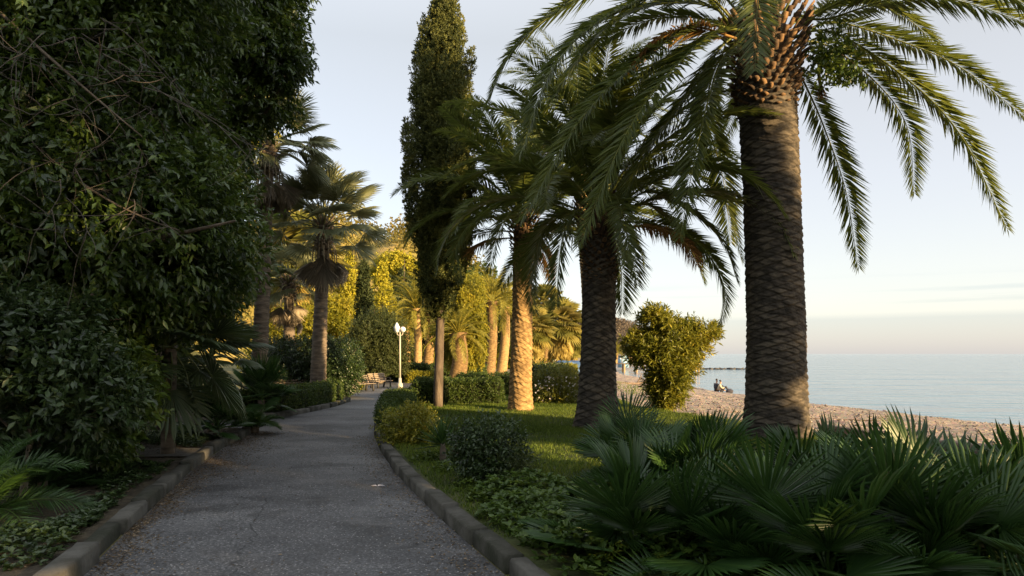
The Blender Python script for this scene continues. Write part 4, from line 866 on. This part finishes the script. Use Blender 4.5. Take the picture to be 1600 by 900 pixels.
tree('variegated_shrub', 'rounded yellow leaved shrub ending the curved hedge at the kerb', 'shrub', G(640, 11.4, Zb), lob([(640, 670, 11.4, .27), (615, 668, 11.6, .2), (662, 672, 11.3, .2), (635, 692, 11.3, .2), (655, 655, 11.5, .18)]), 900, 8, .065, 'yellowleaf', .02, .3, stems=4, Wd=.027, rad=(.4, 1.05), hole=1.2, hs=.2)
hedge('dark clipped hedge block beside the cypress trunk at the back of the lawn', [(-2.9, 20.6), (-1.6, 20.7), (-.35, 20.6)], .72, 4200, .05, wd=.8, mat='hedgeleaf')
hedge('low clipped hedge partly hidden behind the dark hedge block', [(-1.9, 24.5), (-.8, 25), (.2, 25)], .75, 1800, .055, wd=.6)
hedge('low clipped hedge inside the left kerbed island', [(-7.0, 17.0), (-6.3, 18.2), (-5.95, 20), (-5.85, 22.4)], .56, 4600, .05, wd=.6)
# round shrub, yucca on lawn edge
tree('round_shrub', 'rounded dark shrub on a short stem beside the right kerb', 'shrub', G(758, 8.0, Zb), lob([(745, 694, 8.0, .19), (778, 692, 8.0, .19), (737, 710, 7.9, .13), (792, 712, 8.1, .14), (758, 728, 7.9, .17), (762, 755, 7.8, .13), (775, 740, 7.9, .13)]), 1300, 8, .055, 'darkleaf', .025, .25, stems=3, Wd=.024, rad=(.3, 1.12), hole=.8, hs=.2)
tree('silvery_shrub', 'small loose silvery leaved shrub just right of the round dark one', 'shrub', G(802, 7.9, Zb), lob([(800, 725, 7.9, .16), (812, 745, 7.8, .16), (798, 765, 7.7, .14)]), 260, 8, .05, 'oliveleaf', .012, .3, stems=2, Wd=.018, rad=(.2, 1.1))
def yucca(label, base, n, L, w, mat='fan'):
    t = thing('yucca_plant', label, 'plant', base); g = Geo()
    g.add(*tube([(0, 0, -.05), (0, 0, .15), (0, 0, .28)], [.05, .045, .03], 8)); g.build('stem', M['fanbark'], t)
    az = np.arange(n) * 2.39996; el = np.radians(5 + 80 * (np.arange(n) + .5) / n + rng.normal(size=n) * 6); D = np.stack([np.cos(az) * np.cos(el), np.sin(az) * np.cos(el), np.sin(el)], 1)
    g = Geo(); g.add(*blades(D * .03 + (0, 0, .24), D, np.tile([0, 0, 1.], (n, 1)) + rng.normal(size=(n, 3)) * .1, L * rng.uniform(.8, 1.1, n), w, .25, .3, .12)); g.build('blades', M[mat], t)
yucca('spiky grey green yucca between the yellow shrub and the round shrub', G(692, 9.5, Zb), 80, .52, .03)
yucca('small spiky plant at the foot of the hedge bend', G(712, 9.9, Zb), 50, .4, .025, 'oliveleaf')
# flowering bushes between palms 3 and 2, sunlit
fl = tree('flowering_bush', 'sunlit flowering bush with small white blossoms between two palm trunks', 'bush', G(878, 20.5, Zb), lob([(850, 600, 21, .4), (880, 598, 20.8, .42), (900, 600, 21, .4), (865, 622, 20.5, .4), (890, 625, 20.3, .35), (838, 615, 21, .35)]), 2600, 8, .07, 'oleander', .03, .3, stems=5, Wd=.03, rad=(.3, 1.1), hole=1.0, hs=.3)
g = Geo(); n = 110; c_ = np.array(fl.location)
S = np.array([P(rng.uniform(835, 905), rng.uniform(588, 628), rng.uniform(20.1, 20.7)) - c_ for _ in range(n)]); S2 = np.repeat(S, 5, 0); D = rndu(5 * n); g.add(*blades(S2, D, rndu(5 * n), .045, .03, .1)); g.build('blossoms', M['flower'], fl)
tree('leafy_bush', 'dark sided bush just right of the golden palm trunk', 'bush', G(846, 22.5, Zb), lob([(845, 598, 22.8, .45), (835, 590, 23, .4), (870, 592, 23, .45)]), 1200, 8, .08, 'darkleaf', .03, .3, stems=4, Wd=.04, rad=(.3, 1.1))
# oleander-like seaside bush
SB = lob([(1022, 512, 18.6, .32), (1010, 545, 18.6, .34), (1040, 548, 18.6, .42), (1068, 532, 18.8, .34), (1098, 514, 18.9, .24), (1048, 590, 18.5, .36), (1034, 605, 18.6, .26), (1064, 570, 18.7, .32), (1084, 545, 18.8, .24), (1045, 622, 18.4, .22), (1022, 494, 18.6, .16), (1112, 522, 18.9, .12), (992, 535, 18.6, .16), (1052, 510, 18.7, .14), (1030, 640, 18.4, .12)])
tree('seaside_bush', 'tall golden green bush standing alone between the two dark palm trunks before the sea', 'bush', G(1040, 18.6, Zb), [q[:3] + (q[3] * 1.18,) for q in SB], 3600, 10, .17, 'oleander', .05, .2, 'palebark', stems=4, Wd=.042, rad=(.3, 1.2), hole=.55, hs=.35, droop=.0, up=.6, spread=.7)

# ------------------------------------------------------------------ mid-ground left: shrubs, benches, lamp
tree('round_dark_shrub', 'large rounded dark shrub right of the tall fan palm trunk behind the hedge', 'shrub', G(525, 25.5, 0), lob([(525, 570, 25.5, .9), (510, 590, 25.2, .8), (540, 590, 25.4, .6), (515, 555, 25.8, .6)]), 3200, 8, .09, 'darkleaf', .06, .3, stems=3, Wd=.045, rad=(.5, 1.05), hole=1.3)
tree('round_dark_shrub', 'large rounded dark shrub between the two tall fan palm trunks', 'shrub', G(460, 25.5, 0), lob([(455, 575, 25.5, 1.0), (430, 570, 25.8, .8), (475, 590, 25.2, .7), (480, 560, 26, .8), (440, 550, 26, .6)]), 3400, 8, .09, 'darkleaf', .06, .3, stems=3, Wd=.045, rad=(.4, 1.05), hole=.95)
hedge('long clipped hedge with a dark face behind the two brown benches', [(-8.4, 39), (-6.5, 39.4), (-4.9, 39.5)], .95, 2200, .09, wd=.9, z=0, mat='hedgeleaf')
hedge('low golden clipped hedge behind the lamp post', [(-5.8, 37.6), (-5, 37.9), (-4.3, 37.6)], .55, 1300, .08, wd=.9, z=0, mat='goldleaf')
hedge('clipped hedge strip beyond the lamp post in front of the paired palm trunks', [(-5.4, 45.5), (-3.6, 45.6), (-1.9, 45.2)], .85, 1900, .1, wd=1.2, z=0, mat='hedgeleaf')
hedge('golden clipped hedge strip in the sun before the far fan palms', [(.2, 47), (2.5, 48), (4.4, 47.5)], .8, 1700, .1, wd=1.2, z=0, mat='goldleaf')
tree('golden_shrub', 'small golden shrub between the benches and the dark round shrub', 'shrub', G(553, 30.5, 0), lob([(553, 600, 30.5, .35), (548, 590, 30.7, .3), (558, 606, 30.3, .25)]), 500, 7, .08, 'goldleaf', .02, .3, Wd=.04)
def bench(label, loc, rz, L=1.75, mats=('benchwood', 'benchleg'), group='park benches on the plaza'):
    t = thing('park_bench', label, 'bench', loc, group, rz); t.scale = (.8, .8, .74)
    g = Geo()
    for k in range(4): g.add(*box(0, -.19 + k * .125, .43, L, .10, .035))
    g.build('seat', M[mats[0]], t)
    g = Geo()
    for k in range(4): g.add(*obox((-L / 2, .26 + k * .045, .52 + k * .115), (L / 2, .26 + k * .045, .52 + k * .115), .03, .095))
    g.build('backrest', M[mats[0]], t)
    for sx_ in (-1, 1):
        g = Geo(); x = sx_ * (L / 2 - .2)
        g.add(*obox((x, -.22, 0), (x, -.20, .41), .07, .07)); g.add(*obox((x, .30, 0), (x, .20, .45), .07, .09)); g.add(*obox((x, .22, .40), (x, .44, .92), .06, .04)); g.add(*obox((x, -.22, .385), (x, .24, .385), .06, .05))
        g.add(*obox((x, -.24, .62), (x, .30, .64), .05, .04)); g.add(*obox((x, -.21, .40), (x, -.21, .62), .05, .04)); g.build('frame', M[mats[1]], t)
    return t
bench('pale wooden bench nearer the hedge, its back turned to the dark round shrub', G(566, 29.0, .008), radians(62), 1.7)
bench('second wooden bench, just beyond the nearer bench towards the lamp', G(596, 32.2, .008), radians(64), 1.6)
bench('whitish bench glimpsed between the round shrubs behind the left hedge', G(450, 24.2, 0), radians(10), 1.5)
def lamp(label, loc):
    t = thing('street_lamp', label, 'lamp', loc)
    g = Geo(); g.add(*tube([(0, 0, 0), (0, 0, .25), (0, 0, .27), (0, 0, .5)], [.14, .12, .075, .065], 12)); g.add(*tube([(0, 0, .5), (0, 0, 2.62)], [.042, .035], 12)); g.build('post', M['whitepaint'], t, True)
    for x in (-.14, .13):
        g = Geo(); g.add(*tube(bez((0, 0, 2.45), (x, 0, 2.4), (x, 0, 2.58), 8), [.02] * 8, 6)); g.build('arm', M['whitepaint'], t)
        g = Geo()
        if x < 0: g.add(*tube([(x, 0, 2.56), (x, 0, 2.62), (x, 0, 2.80), (x, 0, 2.98), (x, 0, 3.02)], [.06, .11, .15, .05, .02], 6))
        else:
            a = np.linspace(.05, pi - .05, 10); g.add(*tube([(x, 0, 2.70 - .13 * cos(q)) for q in a], [.13 * sin(q) for q in a], 16))
        g.build('lantern', M['opal'], t, x > 0)
    return t
lamp('white lamp post with two white lanterns on the plaza beyond the hedge', G(625, 31.0, .008))
for px, Y in ((548, 28.6),):
    o = thing('litter_bin', 'small pale concrete block beside the nearer bench', 'planter', G(px, Y, .008)); g = Geo(); g.add(*box(0, 0, .17, .5, .4, .32)); g.build('block', M['pavement'], o)

# olive-like round tree
tree('olive_tree', 'round grey green tree on a forked trunk behind the benches', 'tree', G(588, 37.2, 0), lob([(590, 530, 37, 1.2), (565, 545, 37, .95), (615, 545, 37, .95), (590, 510, 37.3, 1.0), (570, 520, 37, .8), (612, 520, 37, .8), (600, 560, 36.6, .8), (575, 565, 36.8, .7), (622, 565, 37, .6)]), 7000, 8, .12, 'oliveleaf', .14, .45, stems=2, Wd=.04, rad=(.45, 1.05), hole=1.15)
tree('golden_bush_tree', 'bright yellow green tree right behind the tall fan palm trunk', 'tree', G(528, 42, 0), lob([(512, 490, 42, 1.0), (520, 515, 41.5, 1.1), (530, 480, 42, .7), (515, 545, 41.5, 1.1), (535, 560, 42, .9), (498, 520, 42, 1.1), (548, 520, 42, .5)]), 4200, 8, .16, 'goldleaf', .2, .3, Wd=.08, rad=(.4, 1.1), hole=.8)
tree('golden_bush_tree', 'yellow sunlit foliage tree glimpsed left of the tall fan palm trunk', 'tree', G(452, 40, 0), lob([(440, 540, 40, 1.6), (470, 520, 40, 1.5), (455, 510, 41, 1.2), (420, 590, 40, 1.2), (470, 580, 40, 1.3)]), 4200, 8, .16, 'goldleaf', .2, .3, Wd=.08, rad=(.4, 1.1), hole=.9)
tree('weeping_tree', 'weeping yellow green tree hanging between the cypress and the dark hedge block', 'tree', G(725, 38, 0), lob([(715, 480, 38, (.9, .9, 1.3)), (735, 500, 38, (.8, .8, 1.4)), (705, 540, 38, (.6, .6, 1.0)), (725, 550, 37.6, (.6, .6, 1.0)), (745, 545, 38, (.5, .5, 1.0)), (730, 455, 38.3, 1.0), (690, 520, 38.2, (.6, .6, 1.2))]), 6000, 9, .13, 'goldleaf', .2, .4, Wd=.055, rad=(.3, 1.1), hole=.75, up=-1.2, droop=.6)

# far palms
def far_crown(kind, L, n, nl, mat, e_lo=-25, droopy=95):
    g = Geo()
    for i in range(n):
        f = (i + .5) / n; az = i * 2.39996
        if kind == 'feather':
            e0 = radians(e_lo + (85 - e_lo) * f ** .85); q = frond_geo(arc((.1 * cos(az), .1 * sin(az), -.2 + .4 * f), az, e0, L * rng.uniform(.85, 1.1), radians(droopy * (1 - .35 * f)), 12), L * .13, nl, L * .017, .25, .35, .04)
            for V, R_ in zip(q.V, q.R): pass
            g.V += q.V; g.R += q.R; g.T += [t_ + g.n for t_ in q.T]; g.Q += [t_ + g.n for t_ in q.Q]; g.n += q.n
    return g.mesh('crown', M[mat])
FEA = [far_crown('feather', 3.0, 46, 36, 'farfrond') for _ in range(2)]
def far_fan_crown(mat, L=1.0, n=44, dead=22):
    g = Geo()
    for i in range(n + dead):
        d_ = i >= n; f = ((i + .5) / n) if not d_ else rng.random(); az = i * 2.39996; el = radians(-45 + 130 * f) if not d_ else radians(-60 - 22 * f)
        D = np.array([cos(az) * cos(el), sin(az) * cos(el), sin(el)]); S_ = np.array([-sin(az), cos(az), 0]); H = D * L * .85 * (1 if not d_ else .8) + (0, 0, -.8 * f if d_ else 0)
        V, T, Q = tube([(0, 0, 0 if not d_ else -.5 * f), H], [.03, .02], 3, False); g.add(V, T, Q, R=.6)
        m = 18; a = np.linspace(-1.9, 1.9, m) * (1 if not d_ else .5); Dd = D[None] * np.cos(a)[:, None] + S_[None] * np.sin(a)[:, None]
        g.add(*blades(np.repeat(H[None], m, 0), Dd, np.tile(np.cross(D, S_), (m, 1)) + rng.normal(size=(m, 3)) * .2, L * .85 * (.7 + .3 * np.cos(a / 2)), .16 * L, .2, .5, .28, R=np.full(m, rng.random() * (.9 if not d_ else .1) + (0 if not d_ else .88))))
    return g.mesh('crown', M[mat])
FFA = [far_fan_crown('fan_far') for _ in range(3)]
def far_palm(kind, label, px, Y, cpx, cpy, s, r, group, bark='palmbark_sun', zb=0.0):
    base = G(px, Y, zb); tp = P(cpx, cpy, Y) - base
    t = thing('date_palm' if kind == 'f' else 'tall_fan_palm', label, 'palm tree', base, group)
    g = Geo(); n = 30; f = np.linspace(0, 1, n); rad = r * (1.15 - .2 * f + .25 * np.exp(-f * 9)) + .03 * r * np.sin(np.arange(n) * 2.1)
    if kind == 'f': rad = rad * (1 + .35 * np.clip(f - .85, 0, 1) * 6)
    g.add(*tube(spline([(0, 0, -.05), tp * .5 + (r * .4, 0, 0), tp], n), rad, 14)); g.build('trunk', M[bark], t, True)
    me = (FEA if kind == 'f' else FFA)[rng.integers(2 if kind == 'f' else 3)]
    o = bpy.data.objects.new('crown', me); COL.objects.link(o); o.parent = t; o.location = Vector(tp); o.scale = (s, s, s); o.rotation_euler = (0, 0, rng.random() * 6)
    return t
gp_ = 'sunlit palms beyond the plaza'
far_palm('f', 'sunlit date palm, left one of the paired trunks beyond the lamp', 652, 50, 650, 482, 1.0, .26, gp_)
far_palm('f', 'sunlit date palm, right one of the paired trunks beyond the lamp', 667, 52, 672, 470, 1.05, .34, gp_)
far_palm('f', 'shorter date palm with a brown trunk behind the round olive tree', 614, 47, 612, 520, .6, .26, gp_)
far_palm('f', 'slim date palm trunk far behind the lamp post', 636, 66, 634, 508, .9, .25, gp_)
far_palm('f', 'thick pale palm trunk just right of the cypress trunk', 713, 36.5, 716, 520, .7, .40, gp_)
far_palm('f', 'golden palm with an orange ruffed trunk right of the weeping tree', 764, 47, 768, 470, 1.0, .34, gp_)
far_palm('f', 'golden palm with a slightly leaning trunk left of the sunlit near trunk', 783, 52, 790, 480, .95, .34, gp_)
far_palm('f', 'golden palm at the back between cypress and golden trunk', 745, 66, 742, 470, 1.2, .3, gp_)
gw = 'far fan palms along the promenade'
far_palm('w', 'tallest of the far fan palms seen right of the golden trunk', 852, 74, 852, 474, 1.55, .3, gw)
far_palm('w', 'broad crowned far fan palm, right and lower than the tallest one', 874, 68, 874, 505, 1.9, .35, gw)
far_palm('w', 'far fan palm with a full skirt close to the golden trunk edge', 832, 62, 832, 512, 1.5, .32, gw)
far_palm('w', 'low far fan palm nearest the middle palm trunk, right of the others', 886, 80, 888, 536, 1.5, .3, gw)
far_palm('w', 'small far fan palm low between the two broad ones', 862, 90, 862, 532, 1.6, .3, gw)
far_palm('w', 'far fan palm hidden partly behind the golden trunk', 818, 70, 815, 490, 1.5, .3, gw)
far_palm('f', 'little golden palm on the shore just right of the middle palm trunk', 962, 118, 963, 548, .75, .22, 'sunlit palms beyond the plaza')
far_palm('w', 'yellow lit fan palm behind the low crowned one left of the tall fan palm', 468, 52, 470, 395, 2.4, .3, gw)
far_palm('w', 'yellow fan palm mass behind the tall fan palm trunk on the slope', 440, 60, 436, 420, 2.4, .3, gw)

# far cypresses
def fcyp(label, px, Y, top, r, mat, group='cypresses on the slope'):
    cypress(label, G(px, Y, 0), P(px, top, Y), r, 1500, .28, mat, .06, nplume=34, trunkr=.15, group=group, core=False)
fcyp('broad golden cypress left of the dark one on the slope', 546, 62, 400, 1.35, 'goldcypress')
fcyp('narrow dark cypress between the two golden ones', 569, 58, 412, .85, 'darkcypress')
fcyp('pointed golden cypress right of the dark one', 598, 70, 418, 1.4, 'goldcypress')
fcyp('dark slim cypress behind the paired palm crowns', 628, 85, 425, 1.6, 'darkcypress')
tree('golden_conifer', 'bright golden flat topped conifer on the slope left of the tall cypress', 'tree', G(622, 88, 0), lob([(612, 418, 88, 2.0), (632, 424, 88, 2.0), (620, 430, 88, 2.0), (600, 425, 88, 1.6), (645, 430, 88, 2.0)]), 3000, 7, .35, 'goldcypress', .4, .5, Wd=.18)
tree('slope_tree', 'dull olive tree mass behind the golden conifer', 'tree', G(640, 80, 0), lob([(640, 480, 80, 2.8), (600, 500, 80, 2.8), (570, 520, 82, 2.8), (660, 500, 80, 2.8), (530, 510, 84, 3), (625, 455, 84, 2)]), 4500, 7, .35, 'oliveleaf', .4, .4, Wd=.17, hole=1.3)
tree('slope_tree', 'shadowy green tree behind the golden palms right of the cypress', 'tree', G(740, 78, 0), lob([(730, 470, 78, 3.2), (760, 510, 78, 3), (700, 500, 78, 3), (785, 530, 78, 2.6), (720, 540, 78, 2.6), (750, 440, 80, 2.2)]), 4500, 7, .33, 'hedgeleaf', .4, .4, Wd=.17, hole=1.3)
# low border behind the park
fb = []
for i in range(26): px = 400 + i * 18; fb.append(tuple(P(px, 572 - 10 * rng.random(), 70 + 6 * rng.random())) + (1.8,))
g = Geo(); g.add(*foliage(fb, 7000, 7, .28, .14, (.3, 1.05), hole=1.4)); tag(g.build('undergrowth', M['goldleaf']), 'sunlit undergrowth closing the view beyond the palms', 'undergrowth', kind='stuff')

# hills
def hill(name, prof, Y0, depth, mat, zb=-1.2, n=60, clumps=0, cl=1.4, cmat='goldleaf', label=''):
    """ridge profile in photo rows at distance Y0; slope comes towards the viewer by depth"""
    px = np.array([a for a, _ in prof]); py = np.array([b for _, b in prof]); u = np.linspace(px[0], px[-1], n); v = np.linspace(0, 1, 26)
    ridge = EYE + (HY - np.interp(u, px, py)) / F * Y0; X0 = (u - 800) / F * Y0
    V = []
    for s in np.concatenate([v, 1 + v[1:]]):
        y = Y0 - depth * (1 - s) if s <= 1 else Y0 + depth * (s - 1); f = sin(min(s, 1) * pi / 2) if s <= 1 else cos((s - 1) * pi / 2)
        V.append(np.stack([X0 * (1 - .10 * (1 - s) if s < 1 else 1), np.full(n, y), zb + (ridge - zb) * f], 1))
    V = np.array(V); hgt = (V[..., 2] - zb); V[..., 2] += .04 * np.clip(hgt, 0, 40) * noise3(V, depth * .12); nx = n; ny = len(V)
    i = np.arange(ny - 1)[:, None] * nx; j = np.arange(nx - 1)[None]
    g = Geo(); g.add(V.reshape(-1, 3), Q=np.stack([i + j, i + j + 1, i + nx + j + 1, i + nx + j], -1).reshape(-1, 4), R=.5); struct(g.build(name, M[mat], smooth=True))
    if clumps:
        W_ = V[2:27].reshape(-1, 3); W_ = W_[W_[:, 2] > zb + 3]; idx = rng.integers(len(W_), size=clumps); L_ = [tuple(W_[q] + rng.normal(size=3) * (2, 2, .2) + (0, 0, cl * .3)) + (cl * rng.uniform(.7, 1.5),) for q in idx]
        g = Geo(); g.add(*foliage(L_, clumps * 30, 5, cl * .28, cl * .15, (.8, 1.05), hole=2, droop=.0)); tag(g.build('hillside_wood', M[cmat]), label, 'woodland', kind='stuff')
hill('hill', [(250, 470), (380, 400), (470, 362), (520, 352), (560, 358), (600, 384), (640, 372), (690, 380), (740, 430), (800, 500), (850, 540), (880, 556)], 230, 110, 'hill', clumps=620, cl=3.0, cmat='hillwood', label='sunlit golden wood covering the near hill')
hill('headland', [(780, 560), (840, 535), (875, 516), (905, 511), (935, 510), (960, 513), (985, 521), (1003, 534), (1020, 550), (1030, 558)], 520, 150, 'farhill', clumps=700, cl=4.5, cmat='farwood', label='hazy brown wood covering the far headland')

# ------------------------------------------------------------------ shore details
t = thing('tarpaulin_heap', 'blue tarpaulin covering a heap of beach gear left of the middle palm trunk', 'tarpaulin', (4.5, 50, 0))
g = Geo(); xs = np.linspace(-1, 1, 20); ys_ = np.linspace(-1, 1, 14)
V, Q = grid(xs * 1.9, ys_ * 1.1, lambda X, Y: 1.05 * np.clip(1.25 - np.maximum((np.abs(X) / 1.9) ** 3 * 1.25, (np.abs(Y) / 1.1) ** 3 * 1.25), 0, 1) + .08 * np.sin(X * 5 + Y * 3)); g.add(V, Q=Q, R=.5); g.build('cover', M['bluetarp'], t, True)
g = Geo()
for x in (-1.4, 1.3): g.add(*tube([(x, -1.15, 0), (x, -1.1, 1.2)], [.03, .03], 6))
g.build('support', M['whitepaint'], t)
def jetty():
    t = thing('jetty', 'golden lit timber jetty standing over the shore right of the middle palm trunk', 'jetty', (17.5, 108, ZW))
    g = Geo(); g.add(*box(5, 0, 1.35, 14, 1.8, .12)); g.build('deck', M['orangewood'], t)
    for x in np.linspace(-1.8, 11.8, 8):
        for y in (-.8, .8): g = Geo(); g.add(*tube([(x, y, -1.0), (x, y, 1.3)], [.12, .12], 8)); g.build('post', M['orangewood'], t)
    g = Geo(); g.add(*obox((-2, -.9, 2.2), (12, -.9, 2.2), .08, .1))
    for x in np.linspace(-2, 12, 9): g.add(*obox((x, -.9, 1.4), (x, -.9, 2.2), .07, .07))
    g.build('railing', M['orangewood'], t)
jetty()
t = thing('beach_hut', 'small blue panelled hut beyond the jetty on the shore', 'hut', (20.5, 126, -.9)); g = Geo(); g.add(*box(0, 0, 1.1, 1.8, 1.6, 2.2)); g.build('wall', M['bluepaint'], t); g = Geo(); g.add(*box(0, 0, 2.28, 2.2, 2.0, .14)); g.build('roof', M['whitewall'], t)
t = thing('boardwalk', 'long low golden quay line on the far side of the bay', 'quay', (38, 245, ZW)); g = Geo(); g.add(*box(0, 0, .9, 24, 3, 1.8)); g.build('wall', M['orangewood'], t)
for i, (x, y, w_, h_) in enumerate([(11.5, 180, 5, 2.6), (5.5, 190, 6, 3.2)]):
    t = thing('beach_building', ['low white building on the far shore below the headland', 'low white building on the far shore left of the other one'][i], 'building', (x, y, 0)); g = Geo(); g.add(*box(0, 0, h_ / 2, w_, 4, h_)); g.build('wall', M['whitewall'], t); g = Geo(); g.add(*box(0, 0, h_ + .12, w_ + .6, 4.6, .2)); g.build('roof', M['pavement'], t)
# breakwater
t = thing('breakwater', 'thin dark rock breakwater lying in the sea right of the golden bush', 'breakwater', (38, 128, ZW)); g = Geo()
for k in range(90):
    a = rndu(8); c = np.array([rng.uniform(-6, 5.5), rng.normal() * .8, -.06 + .08 * rng.random()]); V = np.array(box(0, 0, 0, 1, 1, .5)[0]) * rng.uniform(.3, .7) + rng.normal(size=(8, 3)) * .12; g.add(V + c, Q=box(0, 0, 0, 1, 1, 1)[2])
g.build('rocks', M['rock'], t)
# driftwood
def drift(label, loc, L, r, rz):
    t = thing('driftwood', label, 'driftwood', loc, None, rz); g = Geo(); g.add(*tube(spline([(-L / 2, 0, r * .6), (-L * .1, .05, r * .9), (L * .25, -.04, r), (L / 2, .03, r * 2.5)], 14), np.linspace(r, r * .4, 14), 8)); g.add(*tube([(L * .2, 0, r), (L * .35, .15, r * 4), (L * .4, .25, r * 6)], [r * .5, r * .35, r * .2], 6)); g.build('log', M['drift'], t, True)
def bz(px, Y): x = (px - 800) / F * Y; return (x, Y, float(beach_z(np.array([x]), np.array([float(Y)]))[0]))
drift('forked driftwood log lying on the sand just left of the golden bush', bz(985, 40), 2.3, .11, .4)
drift('thin driftwood pole on the beach right of the tallest palm trunk', bz(1330, 21), 2.6, .03, -.35)

# persons
def skin_body(name, verts, edges, radii, mat, parent, sub=2, root=0):
    me = bpy.data.meshes.new(name); me.from_pydata([tuple(v) for v in verts], edges, []); o = bpy.data.objects.new(name, me); COL.objects.link(o); o.parent = parent
    m_ = o.modifiers.new('skin', 'SKIN'); m_.use_smooth_shade = True
    for i, r in enumerate(radii): me.skin_vertices[0].data[i].radius = (r, r) if not isinstance(r, tuple) else r; me.skin_vertices[0].data[i].use_root = (i == root)
    s = o.modifiers.new('sub', 'SUBSURF'); s.levels = sub; s.render_levels = sub; me.materials.append(mat); return o
def seated_person(label, loc, rz, top, legs, back=.12):
    """seated on the sand facing +X, knees raised, arms round the knees"""
    t = thing('person', label, 'person', loc, 'two people seated at the water edge', rz)
    v = [(0, 0, .12), (-.03, 0, .32), (-.01, 0, .50), (.03, 0, .60), (.05, 0, .68), (.08, 0, .80)]
    e = [(0, 1), (1, 2), (2, 3), (3, 4), (4, 5)]; r = [.15, .14, .15, .06, .055, .105]
    def limb(st, pts, rs):
        p = st
        for q, rr in zip(pts, rs): v.append(q); r.append(rr); e.append((p, len(v) - 1)); p = len(v) - 1
    for s in (-1, 1):
        limb(0, [(.10, .10 * s, .12), (.44, .12 * s, .44), (.60, .12 * s, .08), (.72, .13 * s, .045)], [.10, .065, .045, .035])
        limb(2, [(.01, .19 * s, .53), (.16, .22 * s, .33), (.40, .14 * s, .36), (.47, .07 * s, .36)], [.06, .045, .035, .028])
    skin_body('body', v, e, r, M['skin'], t)
    vv = [(0, 0, .14), (-.03, 0, .32), (-.01, 0, .49), (.02, 0, .57)]; ee = [(0, 1), (1, 2), (2, 3)]; rr = [.165, .16, .165, .08]
    for s in (-1, 1): vv += [(.01, .19 * s, .53), (.16, .22 * s, .33), (.36, .15 * s, .36)]; k = len(vv); rr += [.075, .058, .045]; ee += [(2, k - 3), (k - 3, k - 2), (k - 2, k - 1)]
    skin_body('jacket', vv, ee, rr, M[top], t)
    vv = [(0, 0, .13)]; ee = []; rr = [.165]
    for s in (-1, 1): vv += [(.10, .10 * s, .125), (.44, .12 * s, .445), (.59, .12 * s, .11)]; k = len(vv); rr += [.112, .078, .058]; ee += [(0, k - 3), (k - 3, k - 2), (k - 2, k - 1)]
    skin_body('trousers', vv, ee, rr, M[legs], t)
    skin_body('hair', [(.03, 0, .78), (.05, 0, .87), (.09, 0, .90)], [(0, 1), (1, 2)], [.09, .10, .07], M['hair'], t)
    skin_body('shoe', [(.68, .13, .04), (.80, .13, .035)], [(0, 1)], [.045, .04], M['clothdark'], t, 1); skin_body('shoe', [(.68, -.13, .04), (.80, -.13, .035)], [(0, 1)], [.045, .04], M['clothdark'], t, 1)
q = bz(1119, 49.5); seated_person('person in dark clothes seated on the pebbles, left of the pair', q, radians(20), 'clothdark', 'clothdark')
q = bz(1124.5, 49.3); seated_person('person in a cream jacket and dark trousers seated right of the pair', q, radians(-20), 'clothcream', 'clothdark')
q = bz(1140, 48.5); t = thing('beach_bag', 'small dark rounded bag on the shore right of the seated pair', 'bag', q); g = Geo(); a = np.linspace(.1, pi - .1, 8)
g.add(*tube([(-.26 * cos(w), 0, .11) for w in a], [.16 * sin(w) + .02 for w in a], 12)); g.build('body', M['clothdark'], t, True); g = Geo(); g.add(*tube(spline([(-.12, 0, .22), (-.08, 0, .34), (.08, 0, .34), (.12, 0, .22)], 12), [.012] * 12, 5)); g.build('handle', M['clothdark'], t)

# ------------------------------------------------------------------ grove behind the camera that shades the foreground
def grove_tree(x, y, h, r, n=1500):
    L_ = [(x, y, h - r * .8, r), (x + r * .5, y + r * .3, h - r * 1.5, r * .8), (x - r * .5, y - r * .3, h - r * 1.7, r * .8), (x + .2, y + r * .6, h - r * 2.3, r * .75), (x, y, max(h - r * 3, 1.6), r * .9), (x - .3, y + .2, max(h - r * 4, 1.2), r * .9), (x, y, 1.2, r * .8)]
    return L_
GR = [(-6.5, -3.5), (-9.5, 11, 15, 3.0)]
a_sun = radians(SUN_AZ); su = np.array([sin(a_sun), -cos(a_sun)]); pv = np.array([cos(a_sun), sin(a_sun)])
labs = ['leafy park tree behind the viewer at the seaward end of the shading row', 'leafy park tree behind the viewer, second of the row from the sea', 'leafy park tree behind the viewer, third of the row from the sea', 'leafy park tree behind the viewer, fourth of the row from the sea', 'leafy park tree behind the viewer, fifth of the row from the sea', 'leafy park tree behind the viewer, last of the row from the sea']
for (k_, d_, h_, r_), lab in zip([(10.6, 19, 10.5, 1.7), (6.6, 19, 15.0, 2.1), (3.4, 18, 15, 2.6), (-1.2, 18, 18.5, 3.0), (-6.4, 18, 19, 3.6), (-12.5, 18, 19, 3.8)], labs):
    c = su * d_ + pv * k_; b = (c[0], c[1], 0)
    tree('shade_tree', lab, 'tree', b, grove_tree(c[0], c[1], h_, r_), 2600, 7, .42, 'hedgeleaf', .3, .3, Wd=.24, group='trees behind the viewer', rad=(.1, 1.05), hole=(.7 if k_ > 10 else .45 if k_ > 3 else 1.2), hs=.9)
